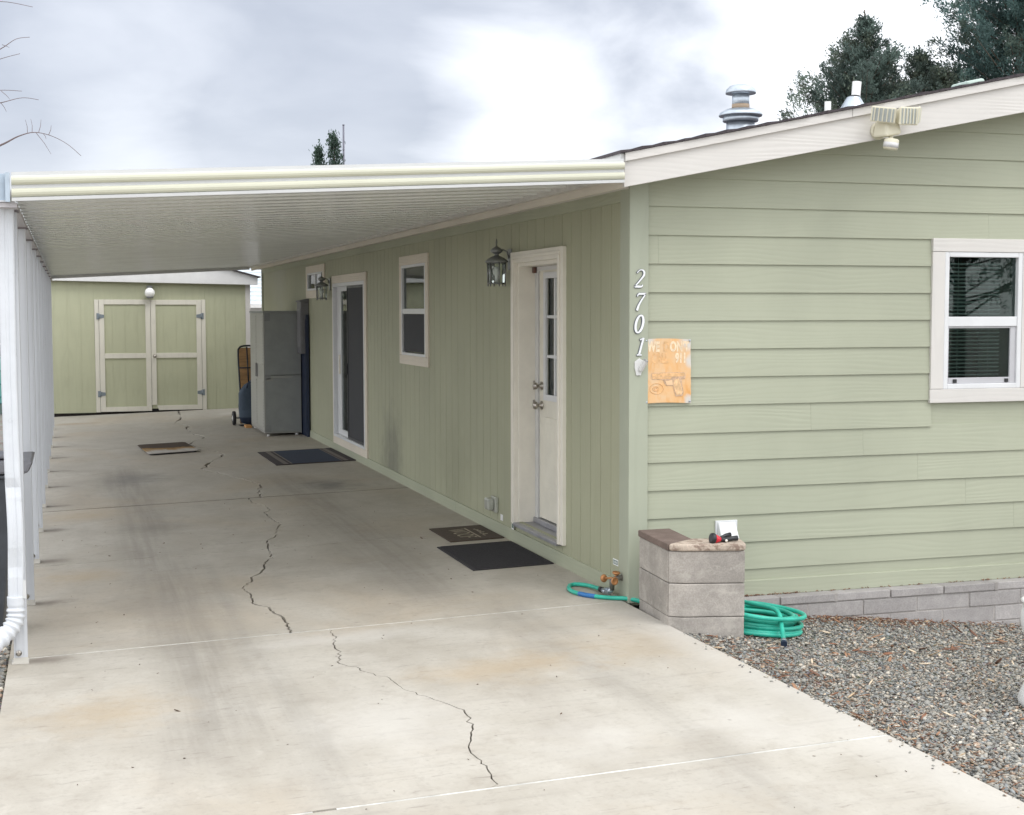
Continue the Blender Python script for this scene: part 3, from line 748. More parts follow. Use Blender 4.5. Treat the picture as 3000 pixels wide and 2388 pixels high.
# small high window
w, (a, b, c, d) = window_side(11.0, 12.56, 2.005, 2.465, 0.14, 0.10, 0.11)
ym = (a + b) / 2
part('sash', MB().box(-0.012, 0.02, ym - 0.03, ym + 0.03, c, d), m_vinyl, w)
part('pane', MB().box(0.006, 0.010, ym + 0.03, b, c, d), m_glass, w)
part('pane', MB().box(-0.004, 0.0, a, ym - 0.03, c, d), m_glass, w)
part('pane_backing', MB().box(0.03, 0.04, a, ym, c, d), plain('pane_reflection', (0.8, 0.82, 0.85), 0.6), w)  # pale sheet behind the near pane, painted in place of its reflection
# patio door
def patio():
    y0, y1, z0, z1 = 8.17, 10.41, 0.078, 2.28
    fy0, fy1, fz0, fz1 = y0 + 0.11, y1 - 0.05, z0 + 0.095, z1 - 0.10
    mb = MB(); t = 0.045
    mb.box(-0.024, 0.10, fy0, fy0 + t, fz0, fz1); mb.box(-0.024, 0.10, fy1 - t, fy1, fz0, fz1)
    mb.box(-0.023, 0.10, fy0 + t, fy1 - t, fz0, fz0 + 0.035); mb.box(-0.023, 0.10, fy0 + t, fy1 - t, fz1 - t, fz1)
    w = part('patio_door', mb, m_vinyl, house, 0.003)
    for (a, b, c, d, mt) in ((y0, y1, fz1, z1, m_trimy), (y0, y1, z0, fz0, m_trimy), (y0, fy0, fz0, fz1, m_trimz), (fy1, y1, fz0, fz1, m_trimz)):
        part('trim_board', MB().box(-0.020, 0.005, a + 0.0008, b - 0.0008, c + 0.0008, d - 0.0008), mt, w, 0.002)
    a, b, c, d = fy0 + t, fy1 - t, fz0 + 0.035, fz1 - t
    ys = 9.47
    # outer sliding screen on the near half, glazed leaf on the far half
    mb = MB(); s = 0.03
    mb.box(0.0, 0.02, a, a + s, c, d); mb.box(0.0, 0.02, ys - s, ys, c, d); mb.box(0.001, 0.019, a + s, ys - s, c, c + 0.03); mb.box(0.001, 0.019, a + s, ys - s, d - s, d)
    part('screen_frame', mb, m_blackp, w)
    part('insect_screen', MB().box(0.008, 0.012, a + s, ys - s, c + 0.03, d - s), m_screen, w)
    mb = MB(); s = 0.075
    mb.box(0.03, 0.06, ys - 0.02, ys + 0.06, c, d); mb.box(0.03, 0.06, b - 0.27, b, c, d); mb.box(0.031, 0.059, ys + 0.06, b - 0.27, c, c + 0.07); mb.box(0.031, 0.059, ys + 0.06, b - 0.27, d - 0.06, d)
    part('sash', mb, m_vinyl, w, 0.003)
    part('pane', MB().box(0.044, 0.048, ys + 0.06, b - 0.27, c + 0.07, d - 0.06), m_glass, w)
    part('handle', MB().box(-0.012, 0.0, ys - 0.018, ys + 0.004, 1.02, 1.16), m_black, w)
    part('latch', MB().box(0.012, 0.0295, b - 0.22, b - 0.17, 1.0, 1.25), m_cream, w, 0.004)
    mb = MB(); mb.box(0.40, 0.42, a - 0.2, b + 0.2, 0, 2.4); mb.box(0.10, 0.40, a - 0.2, a - 0.18, 0, 2.4); mb.box(0.10, 0.40, b + 0.18, b + 0.2, 0, 2.4); mb.box(0.10, 0.4, a - 0.18, b + 0.18, 2.38, 2.4); mb.box(0.1, 0.4, a - 0.18, b + 0.18, 0, 0.02)
    part('recess', mb, m_room, w)
    mb = MB()
    for i in range(16):
        y = ys + 0.05 + i * 0.045
        mb.box(0.16, 0.165, y, y + 0.035, c, d)
    part('vertical_blind', mb, plain('grey_blind', (0.25, 0.26, 0.26), 0.8), w)
patio()
# entry door with casing, jambs and nine light
def entry():
    y0, y1, z0, z1 = 1.193, 2.428, 0.135, 2.272
    cw = 0.10; i0, i1, it = y0 + cw, y1 - cw, z1 - 0.085
    X = 0.145
    # leaf
    mb = MB()
    ly0, ly1, lz0, lz1 = i0 + 0.045, 2.225, 0.205, it - 0.02
    gy0, gy1, gz0, gz1 = 1.47, 2.055, 1.165, 2.075
    mb.box(X, X + 0.044, ly0, gy0, lz0, lz1); mb.box(X, X + 0.044, gy1, ly1, lz0, lz1)
    mb.box(X, X + 0.044, gy0, gy1, lz0, gz0); mb.box(X, X + 0.044, gy0, gy1, gz1, lz1)
    dr = part('door', mb, m_doorpaint, house)
    mb = MB()   # raised bead round the light, muntins
    bw = 0.035
    mb.box(X - 0.016, X + 0.004, gy0 - bw, gy0 + 0.012, gz0 - bw, gz1 + bw); mb.box(X - 0.016, X + 0.004, gy1 - 0.012, gy1 + bw, gz0 - bw, gz1 + bw)
    mb.box(X - 0.0155, X + 0.004, gy0 + 0.012, gy1 - 0.012, gz0 - bw, gz0 + 0.012); mb.box(X - 0.0155, X + 0.004, gy0 + 0.012, gy1 - 0.012, gz1 - 0.012, gz1 + bw)
    gw, gh = (gy1 - gy0) / 3, (gz1 - gz0) / 3
    for k in (1, 2):
        mb.box(X - 0.004, X + 0.012, gy0 + k * gw - 0.016, gy0 + k * gw + 0.016, gz0 + 0.012, gz1 - 0.012)
        for j in range(3):
            mb.box(X - 0.0035, X + 0.0115, gy0 + j * gw + 0.016, gy0 + (j + 1) * gw - 0.016, gz0 + k * gh - 0.012, gz0 + k * gh + 0.012)
    part('muntin_frame', mb, m_vinyl, dr, 0.003)
    for k in range(3):
        for j in range(3):
            part('pane', MB().box(X + 0.013, X + 0.017, gy0 + j * gw, gy0 + (j + 1) * gw, gz0 + k * gh, gz0 + (k + 1) * gh), m_glass, dr)
    mb = MB(); mb.box(X + 0.050, X + 0.052, gy0 - 0.05, gy1 + 0.05, gz0 - 0.05, gz1 + 0.05)
    for i in range(24):
        y = gy0 - 0.04 + i * 0.028; mb.tube([(X + 0.047, y, gz0 - 0.05), (X + 0.047, y, gz1 + 0.05)], 0.009, 6)
    part('curtain', mb, plain('sheer_curtain', (0.66, 0.70, 0.66), 0.8), dr)
    for (a, b) in ((1.46, 1.72), (1.80, 2.075)):
        mb = MB()
        for e, xx in ((0.0, -0.010), (0.014, -0.003), (0.045, -0.012)):
            mb.box(X + xx, X + 0.002, a + e, b - e, 0.455 + e, 1.0 - e)
        part('raised_panel', mb, m_doorpaint, dr, 0.003)
    for z, rr in ((1.236, 0.026), (1.085, 0.028)):
        mb = MB(); mb.lathe([(0.034, 0), (0.034, 0.008), (0.014, 0.014), (0.014, 0.036), (rr, 0.044), (rr + 0.004, 0.058), (rr - 0.004, 0.070), (0.008, 0.074)], (X, 2.165, z), 16, axis=(-1, 0, 0))
        part('knob' if z < 1.2 else 'deadbolt', mb, m_metal, dr)
    part('strike_plate', MB().box(X - 0.03, X - 0.002, 2.2955, 2.300, 1.05, 1.12).box(X - 0.03, X - 0.002, 2.2955, 2.300, 1.2, 1.27), m_metal, dr)
    # frame: casing boards (two steps), jambs, stops, sill
    mb = MB(); mb.box(-0.002, X + 0.06, i1 - 0.028, i1, 0.155, it); mb.box(-0.002, X + 0.06, i0, i0 + 0.028, 0.155, it); mb.box(-0.002, X + 0.06, i0 + 0.028, i1 - 0.028, it - 0.028, it)
    fr = part('door_frame', mb, m_cream, house, 0.002)
    mb = MB(); mb.box(X - 0.014, X + 0.05, 2.235, i1 - 0.0285, 0.155, it - 0.029); mb.box(X - 0.012, X - 0.001, i0 + 0.0285, i0 + 0.06, 0.155, it - 0.029); mb.box(X - 0.013, X - 0.001, i0 + 0.06, 2.2345, it - 0.06, it - 0.029)
    part('door_stop', mb, m_white, fr, 0.002)
    for (a, b, c, d, mt) in ((y0, i0, 0.145, z1, m_cream), (i1, y1, 0.14, z1, m_cream), (i0, i1, it, z1, m_cream)):
        mb = MB(); mb.box(-0.030, 0.003, a + 0.0006, b - 0.0006, c, d)
        part('casing', mb, mt, fr, 0.004)
    for (a, b, c, d) in ((y0 + 0.055, i0 - 0.004, 0.145, it + 0.03), (i1 + 0.004, y1 - 0.055, 0.14, it + 0.03), (y0 + 0.055, y1 - 0.055, it + 0.031, z1 - 0.03)):
        part('casing_bead', MB().box(-0.040, -0.0295, a, b, c, d), m_cream, fr, 0.004)
    mb = MB(); mb.box(-0.045, X + 0.04, i0 + 0.002, i1 - 0.002, 0.128, 0.154); mb.box(X - 0.03, X + 0.05, i0 + 0.03, i1 - 0.03, 0.1545, 0.196)
    part('sill', mb, m_sill, fr, 0.004)
    part('door_sensor', MB().box(X - 0.04, X - 0.016, 2.245, 2.29, 2.11, 2.155), plain('brown_plastic', (0.12, 0.06, 0.045), 0.5), fr, 0.003)
    mb = MB(); mb.box(0.40, 0.42, 1.1, 2.5, 0.1, 2.4); mb.box(0.2, 0.4, 1.1, 1.12, 0.1, 2.4); mb.box(0.2, 0.4, 2.45, 2.47, 0.1, 2.4); mb.box(0.2, 0.4, 1.12, 2.45, 0.1, 0.12)
    part('recess', mb, m_room, fr)
entry()
# gable window with blinds
def gable_window():
    x0, x1, z0, z1 = 2.157, 2.975, 1.193, 2.296
    fx0, fx1, fz0, fz1 = 2.256, 2.868, 1.286, 2.206
    mb = MB(); t = 0.034
    mb.box(fx0, fx0 + t, -0.026, 0.05, fz0, fz1); mb.box(fx1 - t, fx1, -0.026, 0.05, fz0, fz1)
    mb.box(fx0 + t, fx1 - t, -0.0255, 0.05, fz0, fz0 + t); mb.box(fx0 + t, fx1 - t, -0.0255, 0.05, fz1 - t, fz1)
    w = part('window', mb, m_vinyl, house, 0.004)
    for (a, b, c, d, mt) in ((x0, x1, fz1, z1, m_rake), (x0 - 0.004, x1, z0, fz0, m_rake), (x0, fx0, fz0 + 0.001, fz1 - 0.001, m_rakez), (fx1, x1, fz0 + 0.001, fz1 - 0.001, m_rakez)):
        part('trim_board', MB().box(a + 0.0006, b - 0.0006, -0.030 if mt is m_rake else -0.028, 0.004, c + 0.0006, d - 0.0006), mt, w, 0.003)
    a, b, c, d = fx0 + t, fx1 - t, fz0 + t, fz1 - t
    mz0, mz1 = 1.706, 1.772
    part('meeting_rail', MB().box(a, b, -0.021, 0.03, mz0, mz1), m_vinyl, w, 0.004)
    part('pane', MB().box(a, b, 0.006, 0.010, mz1, d), m_glass, w)
    mb = MB(); mb.box(a, a + 0.014, -0.012, 0.012, c, mz0); mb.box(b - 0.045, b, -0.012, 0.012, c, mz0); mb.box(a + 0.014, b - 0.045, -0.0115, 0.012, c, c + 0.04); mb.box(a + 0.014, b - 0.045, -0.0115, 0.012, mz0 - 0.012, mz0)
    part('sash', mb, m_sash, w, 0.003)
    part('pane', MB().box(a + 0.014, b - 0.045, 0.0, 0.004, c + 0.04, mz0 - 0.012), m_glass, w)
    for x in (a + 0.05, b - 0.085): part('sash_latch', MB().box(x, x + 0.026, -0.020, -0.012, c + 0.006, c + 0.03), m_black, w)
    sl = MB(); sl.obox((0, 0, 0), ((b - a - 0.11) / 2, 0, 0), (0, 0.009, -0.0042), (0, 0.0008, 0.0014)); me = sl.mesh('blind_slat', m_blind)
    n = 31
    for i in range(n):
        o = bpy.data.objects.new('blind_slat', me); o.location = ((a + b - 0.10) / 2 + 0.0, 0.034, c + 0.03 + i * (d - c - 0.05) / n); place(o, w)
    mb = MB()
    for x in (a + 0.1, b - 0.2): mb.box(x, x + 0.002, 0.020, 0.022, c, d)
    part('blind_cord', mb, m_blind, w)
    mb = MB(); mb.box(a - 0.15, b + 0.15, 0.41, 0.43, c - 0.1, d + 0.1); mb.box(a - 0.15, a - 0.13, 0.05, 0.41, c - 0.1, d + 0.1); mb.box(b + 0.001, b + 0.03, 0.05, 0.41, c - 0.1, d + 0.1, 1)
    mb.box(a - 0.13, b, 0.05, 0.41, c - 0.1, c - 0.08); mb.box(a - 0.13, b, 0.05, 0.41, d + 0.08, d + 0.1)
    part('recess', mb, [plain('teal_dim', (0.02, 0.045, 0.045), 0.8, var=0.6, ns=5, stretch=(2, 1, 0.5)), plain('pale_reveal', (0.5, 0.55, 0.48), 0.7)], w)
gable_window()

# ------------------------------------------------------------------ carport
CX0, CX1, CY0, CY1 = -3.655, -0.19, -0.33, 17.9
def pan_z(x): return 2.628 + 0.0532 * (x - CX1)
carport = thing('carport', (-3.64, 0, -0.117), 'long white metal carport with corrugated ceiling on a row of thin posts beside the house', 'carport')
def build_carport():
    # roof panels: W pan profile across y, 0.305 wide
    prof = [(0, 0), (0.02, 0), (0.022, -0.028), (0.150, -0.028), (0.153, -0.010), (0.160, -0.010), (0.163, -0.002), (0.290, -0.002), (0.296, 0.012), (0.305, 0.012)]
    mb = MB(); n = len(prof)
    xa, xb = CX0 + 0.03, CX1 + 0.012
    V = [(xa, p[0], pan_z(xa) + p[1] + 0.03) for p in prof] + [(xb, p[0], pan_z(xb) + p[1] + 0.03) for p in prof]
    V += [(x, y, z + 0.003) for x, y, z in V]
    F = [(i, i + 1, n + i + 1, n + i) for i in range(n - 1)] + [(2 * n + i, 3 * n + i, 3 * n + i + 1, 2 * n + i + 1) for i in range(n - 1)]
    F += [(i + 1, i, 2 * n + i, 2 * n + i + 1) for i in range(n - 1)] + [(n + i, n + i + 1, 3 * n + i + 1, 3 * n + i) for i in range(n - 1)]
    mb.add(V, F); me = mb.mesh('roof_panel', m_pan)
    y = CY0 + 0.03
    while y < CY1 - 0.02:
        o = bpy.data.objects.new('roof_panel', me); o.location = (0, y, 0); place(o, carport); y += 0.305
    # front and back fascia with two rounded beads
    def fascia(yf, sgn, name):
        mb = MB()
        prof = [(0.0, 0.0, 1), (-0.030, 0.0, 1), (-0.031, 0.016, 1), (-0.016, 0.018, 1)]
        def bead(z0, z1):
            out = []
            for k in range(7):
                a = math.pi * k / 6
                out.append((-0.016 - 0.018 * math.sin(a), z0 + (z1 - z0) * (1 - math.cos(a)) / 2, 0))
            return out
        prof += bead(0.019, 0.062) + [(-0.014, 0.064, 1), (-0.014, 0.077, 1)] + bead(0.079, 0.122) + [(-0.014, 0.124, 1), (-0.014, 0.142, 1), (0.0, 0.142, 1)]
        n = len(prof); x0, x1 = CX0 + 0.032, CX1 + 0.006
        k0, k1 = 1.07, 1.0
        V = [(x0, yf + sgn * p[0], pan_z(x0) - 0.053 + p[1] * k0) for p in prof] + [(x1, yf + sgn * p[0], pan_z(x1) - 0.053 + p[1] * k1) for p in prof]
        for i in range(n - 1):
            mb.add([V[i], V[i + 1], V[n + i + 1], V[n + i]], [(0, 3, 2, 1) if sgn > 0 else (0, 1, 2, 3)], prof[i][2] if prof[i][2] == prof[i + 1][2] else 1)
        bz = 0.0
        mb.add([(x0, yf + sgn * 0.001, pan_z(x0) - 0.053), (x1, yf + sgn * 0.001, pan_z(x1) - 0.053), (x1, yf + sgn * 0.001, pan_z(x1) + 0.089), (x0, yf + sgn * 0.001, pan_z(x0) + 0.099)], [(0, 1, 2, 3)], 1)
        part(name, mb, [m_gutter, m_gutterw], carport)
    fascia(CY0, 1, 'front_fascia'); fascia(CY1, -1, 'rear_fascia')
    # side gutter with end caps
    gz0, gz1 = pan_z(CX0) - 0.055, pan_z(CX0) + 0.098
    mb = MB(); gx0, gx1 = CX0 - 0.075, CX0 + 0.02
    mb.box(gx0, gx0 + 0.012, CY0 - 0.02, CY1 + 0.02, gz0, gz1); mb.box(gx1 - 0.008, gx1, CY0 + 0.004, CY1, gz0, gz1); mb.box(gx0 + 0.012, gx1 - 0.008, CY0, CY1, gz0 + 0.001, gz0 + 0.009)
    g = part('gutter', mb, m_post, carport)
    mb = MB(); mb.box(gx0 + 0.0125, gx1 - 0.0085, CY0 + 0.012, CY0 + 0.016, gz0 + 0.01, gz1 - 0.004); mb.box(gx1 - 0.019, gx1 + 0.004, CY0 - 0.022, CY0 + 0.003, gz0, gz1)
    part('gutter_end_cap', mb, [plain('cap_blue', (0.42, 0.50, 0.58), 0.4)], g)
    # ledger channel on the house and eave beam over the posts
    part('ledger_channel', MB().box(-0.20, -0.1645, CY0 + 0.03, CY1, 2.603, 2.668), plain('channel_grey', (0.55, 0.53, 0.49), 0.4), carport)
    part('eave_beam', MB().box(-3.69, -3.60, CY0 + 0.01, CY1, gz0 - 0.026, gz0 - 0.001), plain('beam_grey', (0.46, 0.44, 0.45), 0.45), carport)
    # posts
    top = gz0 - 0.027
    pb = MB(); h = top - zs(-3.64) - 0.012
    w = 0.036
    pb.box(-w, w, -w, w, 0.008, h)
    pb.box(-w + 0.012, -w + 0.02, -w - 0.003, -w + 0.001, 0.01, h); pb.box(w - 0.02, w - 0.012, -w - 0.003, -w + 0.001, 0.01, h)
    pm = pb.mesh('post', m_post)
    bb = MB(); bb.box(-w - 0.012, w + 0.006, -w - 0.012, w + 0.012, 0.0, 0.008); bb.box(-w - 0.003, w + 0.003, -w - 0.004, -w - 0.0032, 0.0081, 0.035); bm = bb.mesh('base_plate', plain('plate_cream', (0.58, 0.56, 0.51), 0.5))
    ob = MB(); ob.lathe([(0.016, 0), (0.016, 0.006), (0.008, 0.007), (0.008, 0.018)], (-0.01, -w - 0.0042, 0.06), 12, axis=(0, -1, 0)); om = ob.mesh('bolt', m_metal)
    tb = MB(); tb.box(-0.048, 0.048, -0.045, 0.045, h - 0.0, h + 0.012); tm = tb.mesh('top_bracket', plain('bracket_dark', (0.22, 0.2, 0.21), 0.5))
    for i in range(11):
        y = -0.08 + 1.636 * i
        loc = Vector((-3.643, y, zs(-3.643) + 0.001))
        o = bpy.data.objects.new('post', pm); o.location = loc; place(o, carport)
        for nm, me in (('base_plate', bm), ('bolt', om), ('top_bracket', tm)):
            c = bpy.data.objects.new(nm, me); C.objects.link(c); c.parent = o
    # downspout, dented, with a ribbed elbow at its foot
    mb = MB(); rg = random.Random(3)
    zt, zb = gz0 + 0.002, 0.215
    n = 40; rings = []
    for i in range(n + 1):
        z = zt + (zb - zt) * i / n
        dent = -0.014 * math.exp(-((z - 0.86) / 0.035) ** 2) - 0.012 * math.exp(-((z - 0.45) / 0.05) ** 2)
        xo = 0.006 * math.exp(-((z - 0.62) / 0.2) ** 2) + 0.004 * math.sin(z * 3)
        yo = -0.020 * math.exp(-((z - 0.60) / 0.3) ** 2)
        cx, cy = -3.662 + xo, -0.158 + yo
        hw, hd = 0.040, 0.030
        c_ = 0.007
        ring = [(cx - hw, cy - hd + c_, z), (cx - hw + c_, cy - hd - dent, z), (cx - 0.012, cy - hd - dent, z), (cx - 0.006, cy - hd + 0.004 - dent, z), (cx + 0.006, cy - hd + 0.004 - dent, z), (cx + 0.012, cy - hd - dent, z), (cx + hw - c_, cy - hd - dent * 0.6, z), (cx + hw, cy - hd + c_, z), (cx + hw, cy + hd, z), (cx - hw, cy + hd, z)]
        rings += ring
    k = 10
    mb.add(rings, [(i * k + j, i * k + (j + 1) % k, (i + 1) * k + (j + 1) % k, (i + 1) * k + j) for i in range(n) for j in range(k)], 0, False)
    ds = part('downspout', mb, m_down, carport)
    mb = MB(); pts, rad = [], []
    path = [Vector((-3.660, -0.165, 0.27)), Vector((-3.660, -0.165, 0.20)), Vector((-3.667, -0.175, 0.14)), Vector((-3.70, -0.20, 0.085)), Vector((-3.76, -0.24, 0.035)), Vector((-3.84, -0.29, -0.005)), Vector((-3.93, -0.34, -0.03)), Vector((-4.0, -0.38, -0.045))]
    for i in range(71):
        t = i / 70 * (len(path) - 1); a = min(int(t), len(path) - 2); f = t - a
        p0, p1, p2, p3 = path[max(a - 1, 0)], path[a], path[a + 1], path[min(a + 2, len(path) - 1)]
        pts.append(0.5 * ((2 * p1) + (p2 - p0) * f + (2 * p0 - 5 * p1 + 4 * p2 - p3) * f * f + (3 * p1 - p0 - 3 * p2 + p3) * f ** 3))
        rad.append(0.046 if i < 8 else 0.046 + 0.0055 * math.sin(i * 2 * math.pi / 5))
    mb.tube(pts, rad, 16); part('elbow', mb, m_down, ds)
    mb = MB(); mb.box(-3.64, -3.605, -0.1925, -0.189, 0.26, 0.36); part('strap', mb, m_gutterw, ds)
build_carport()

# ------------------------------------------------------------------ shed
SY = 18.36
shed = thing('shed', (-2, SY + 1.4, -0.03), 'sage green storage shed with cream trimmed double doors at the driveway end', 'shed')
shed.scale = (1.0297,) * 3; shed.location = Vector(shed.location) * 1.0297 + Vector((0.0996, 0.2457, -0.0539))
def build_shed():
    a0 = -4.25
    xs = [a0, -3.42, -2.918]
    def wall(x0, x1, z0, z1):
        mb = MB(); n = max(1, round((x1 - x0) / 0.2)); w = (x1 - x0) / n
        for i in range(n): mb.box(x0 + i * w + (0.002 if i else 0), x0 + (i + 1) * w - (0.002 if i < n - 1 else 0), SY, SY + 0.006, z0, z1)
        mb.box(x0, x1, SY + 0.004, SY + 0.03, z0, z1); part('wall_panel', mb, m_shed, shed)
    wall(a0, -3.6, 0.0, 2.42); wall(-3.598, -2.905, 0.0, 2.42); wall(-2.903, -0.957, 2.02, 2.42); wall(-0.955, -0.21, 0.0, 2.42)
    mb = MB(); mb.box(-0.25, -0.22, SY + 0.031, SY + 3, -0.02, 2.42); mb.box(a0, a0 + 0.03, SY + 0.031, SY + 3, -0.02, 2.42); mb.box(a0, -0.22, SY + 2.97, SY + 3, -0.02, 2.42)
    part('wall_panel', mb, m_shed, shed)
    part('base_skid', MB().box(a0 + 0.05, -0.25, SY + 0.03, SY + 2.9, -0.14, -0.001), m_dirt, shed)
    part('corner_board', MB().box(-0.215, -0.125, SY - 0.018, SY + 0.03, 0.0, 2.34), m_rake, shed, 0.003)
    # white gable fascia
    po = [(-4.5, 2.385), (0.0, 2.305), (0.0, 2.445), (-2.2, 3.02), (-4.5, 2.48)]
    mb = MB(); mb.prism([(x, SY - 0.02, z) for x, z in po][::-1], [(x, SY - 0.14, z) for x, z in po][::-1]); part('gable_fascia', mb, m_white, shed, 0.004)
    mb = MB()
    for (xa, za, xb, zb) in ((-4.6, 2.46, -2.2, 3.03), (-2.2, 3.03, 0.05, 2.437)):
        lo = [(xa, SY - 0.2, za), (xb, SY - 0.2, zb), (xb, SY + 3.2, zb), (xa, SY + 3.2, za)]; mb.prism(lo, [(x, y, z + 0.02) for x, y, z in lo])
    part('roof', mb, m_shingle, shed)
    # jamb trims
    mt = grained('shed_trim', (0.68, 0.655, 0.57), 'z', gbump=0.12)
    for x0, x1 in ((-2.902, -2.828), (-1.018, -0.945)): part('jamb_trim', MB().box(x0, x1, SY - 0.02, SY - 0.0005, 0.005, 2.035), mt, shed, 0.003)
    # doors
    for k, (x0, x1) in enumerate(((-2.823, -1.928), (-1.922, -1.023))):
        zb, zt = (0.012, 2.035) if k == 0 else (0.022, 2.03)
        mb = MB(); n = 4; w = (x1 - x0) / n
        for i in range(n): mb.box(x0 + i * w + (0.002 if i else 0), x0 + (i + 1) * w - (0.002 if i < n - 1 else 0), SY - 0.004, SY + 0.002, zb + 0.03, zt - 0.005)
        mb.box(x0, x1, SY + 0.0, SY + 0.03, zb + 0.03, zt - 0.005)
        d = part('door', mb, m_shed, shed)
        s = 0.088
        part('stile', MB().box(x0, x0 + s, SY - 0.024, SY - 0.0042, zb if k == 0 else zb + 0.10, zt), mt, d, 0.003)
        part('stile', MB().box(x1 - s, x1, SY - 0.024, SY - 0.0042, zb, zt), mt, d, 0.003)
        for za, zc in ((zb, zb + 0.085), (0.975, 1.065), (zt - 0.088, zt)):
            mb = MB(); a, b = x0 + s + 0.001, x1 - s - 0.001
            if k and za == zb:
                po = [(a - s + 0.12, zb), (b, zb), (b, zc), (a, zc), (a, zb + 0.075)]
                mb.prism([(x, SY - 0.0042, z) for x, z in po][::-1], [(x, SY - 0.0235, z) for x, z in po][::-1])
            else: mb.box(a, b, SY - 0.0235, SY - 0.0042, za, zc)
            part('rail', mb, mt, d, 0.003)
        for z in (1.735, 0.335):
            mb = MB(); y0, y1 = SY - 0.030, SY - 0.0245
            sx = -1 if k else 1; xh = x1 if k else x0
            mb.box(xh - sx * 0.045, xh - sx * 0.004, y0, y1 + 0.003, z - 0.055, z + 0.055)
            po = [(xh, z - 0.042), (xh + sx * 0.088, z - 0.026), (xh + sx * 0.088, z + 0.026), (xh, z + 0.042)]
            if sx < 0: po = po[::-1]
            mb.prism([(x, y1, zz) for x, zz in po][::-1], [(x, y0, zz) for x, zz in po][::-1])
            mb.tube([(xh, y0 - 0.003, z - 0.055), (xh, y0 - 0.003, z + 0.055)], 0.007, 8)
            part('hinge', mb, m_hinge, d)
        if k:
            mb = MB(); mb.lathe([(0.032, 0), (0.032, 0.008), (0.012, 0.014), (0.012, 0.035), (0.027, 0.045), (0.028, 0.06), (0.01, 0.07)], (x0 + 0.06, SY - 0.024, 1.01), 14, axis=(0, -1, 0)); part('knob', mb, m_metal, d)
    part('gap_shade_board', MB().box(-2.9, -0.95, SY + 0.032, SY + 0.05, -0.03, 0.3), m_dark, shed)  # near-black board behind the doors, painted as the shade in their gap
build_shed()
gl = thing('globe_light', (-1.935, SY - 0.05, 2.1), 'round white globe light above the shed double doors', 'light')
mb = MB(); mb.box(-1.985, -1.885, SY - 0.085, SY - 0.001, 2.195, 2.285); part('base', mb, m_lantern, gl, 0.006)
mb = MB(); mb.lathe([(0.0, -0.095)] + [(0.092 * math.sin(math.pi * k / 12), -0.092 * math.cos(math.pi * k / 12)) for k in range(1, 12)] + [(0.0, 0.092)], (-1.935, SY - 0.105, 2.155), 20); part('globe', mb, m_globe, gl)
mb = MB(); mb.lathe([(0.052, -0.100), (0.066, -0.085), (0.066, -0.062), (0.05, -0.06)], (-1.935, SY - 0.105, 2.155), 16); part('bottom_ring', mb, m_lantern, gl)
gl.scale = (1.0297,) * 3; gl.location = Vector(gl.location) * 1.0297 + Vector((0.0996, 0.2457, -0.0539))

# ------------------------------------------------------------------ wall lanterns
def lantern(x, y, z, label):
    t = thing('wall_lantern', (0, y, z), label, 'wall lamp', 'carriage lanterns on the side wall')
    L = MB(); lx = -0.115
    L.box(-0.012, -0.001, y - 0.045, y + 0.045, z + 0.11, z + 0.275); part('back_plate', L, m_lantern, t, 0.004)
    mb = MB(); mb.tube([(-0.01, y, z + 0.20), (-0.03, y, z + 0.255), (-0.065, y, z + 0.27), (-0.10, y, z + 0.245), (lx, y, z + 0.235)], 0.007, 8); part('arm', mb, m_lantern, t)
    mb = MB(); mb.lathe([(0.090, 0.168), (0.094, 0.175), (0.072, 0.195), (0.045, 0.212), (0.02, 0.222), (0.016, 0.232), (0.030, 0.240), (0.048, 0.252), (0.050, 0.262), (0.035, 0.280), (0.012, 0.292), (0.006, 0.300), (0.008, 0.33), (0.002, 0.355)], (lx, y, z), 12); part('cap', mb, m_lantern, t)
    mb = MB(); n = 6; r0, r1 = 0.070, 0.074
    P = lambda r, k, zz: (lx + r * math.cos(2 * math.pi * (k + 0.5) / n), y + r * math.sin(2 * math.pi * (k + 0.5) / n), z + zz)
    for k in range(n):
        mb.tube([P(r0, k, 0.0), P(r1, k, 0.17)], 0.0055, 6); mb.tube([P(r0, k, 0.004), P(r0, k + 1, 0.004)], 0.006, 6); mb.tube([P(r1, k, 0.168), P(r1, k + 1, 0.168)], 0.006, 6)
        mb.lathe([(0.002, -0.022), (0.007, -0.012), (0.004, 0)], P(r0, k, 0.0), 6)
    part('cage', mb, m_lantern, t)
    mb = MB(); mb.add([P(r0 - 0.003, k, 0.006) for k in range(n)] + [P(r1 - 0.003, k, 0.166) for k in range(n)], [(k, (k + 1) % n, n + (k + 1) % n, n + k) for k in range(n)]); part('glass', mb, m_glassl, t)
    mb = MB(); mb.lathe([(0.012, 0.01), (0.016, 0.05), (0.013, 0.058), (0.03, 0.085), (0.033, 0.105), (0.022, 0.13), (0.0, 0.138)], (lx, y, z), 14); part('bulb', mb, m_globe, t)
    mb = MB(); mb.lathe([(0.05, 0.002), (0.05, 0.008)], (lx, y, z), 12); part('bottom_plate', mb, m_lantern, t)
    return t
def dup(root, dv, label):
    r = root.copy(); C.objects.link(r); r.location = Vector(root.location) + Vector(dv); r['label'] = label
    for ch in list(root.children):
        c = ch.copy(); C.objects.link(c); c.parent = r; c.matrix_parent_inverse = ch.matrix_parent_inverse.copy()
    return r
l1 = lantern(0, 2.52, 2.03, 'pewter glass wall lantern beside the cream entry door')
dup(l1, (0, 8.12, -0.045), 'pewter glass wall lantern far down the wall by the small high window')

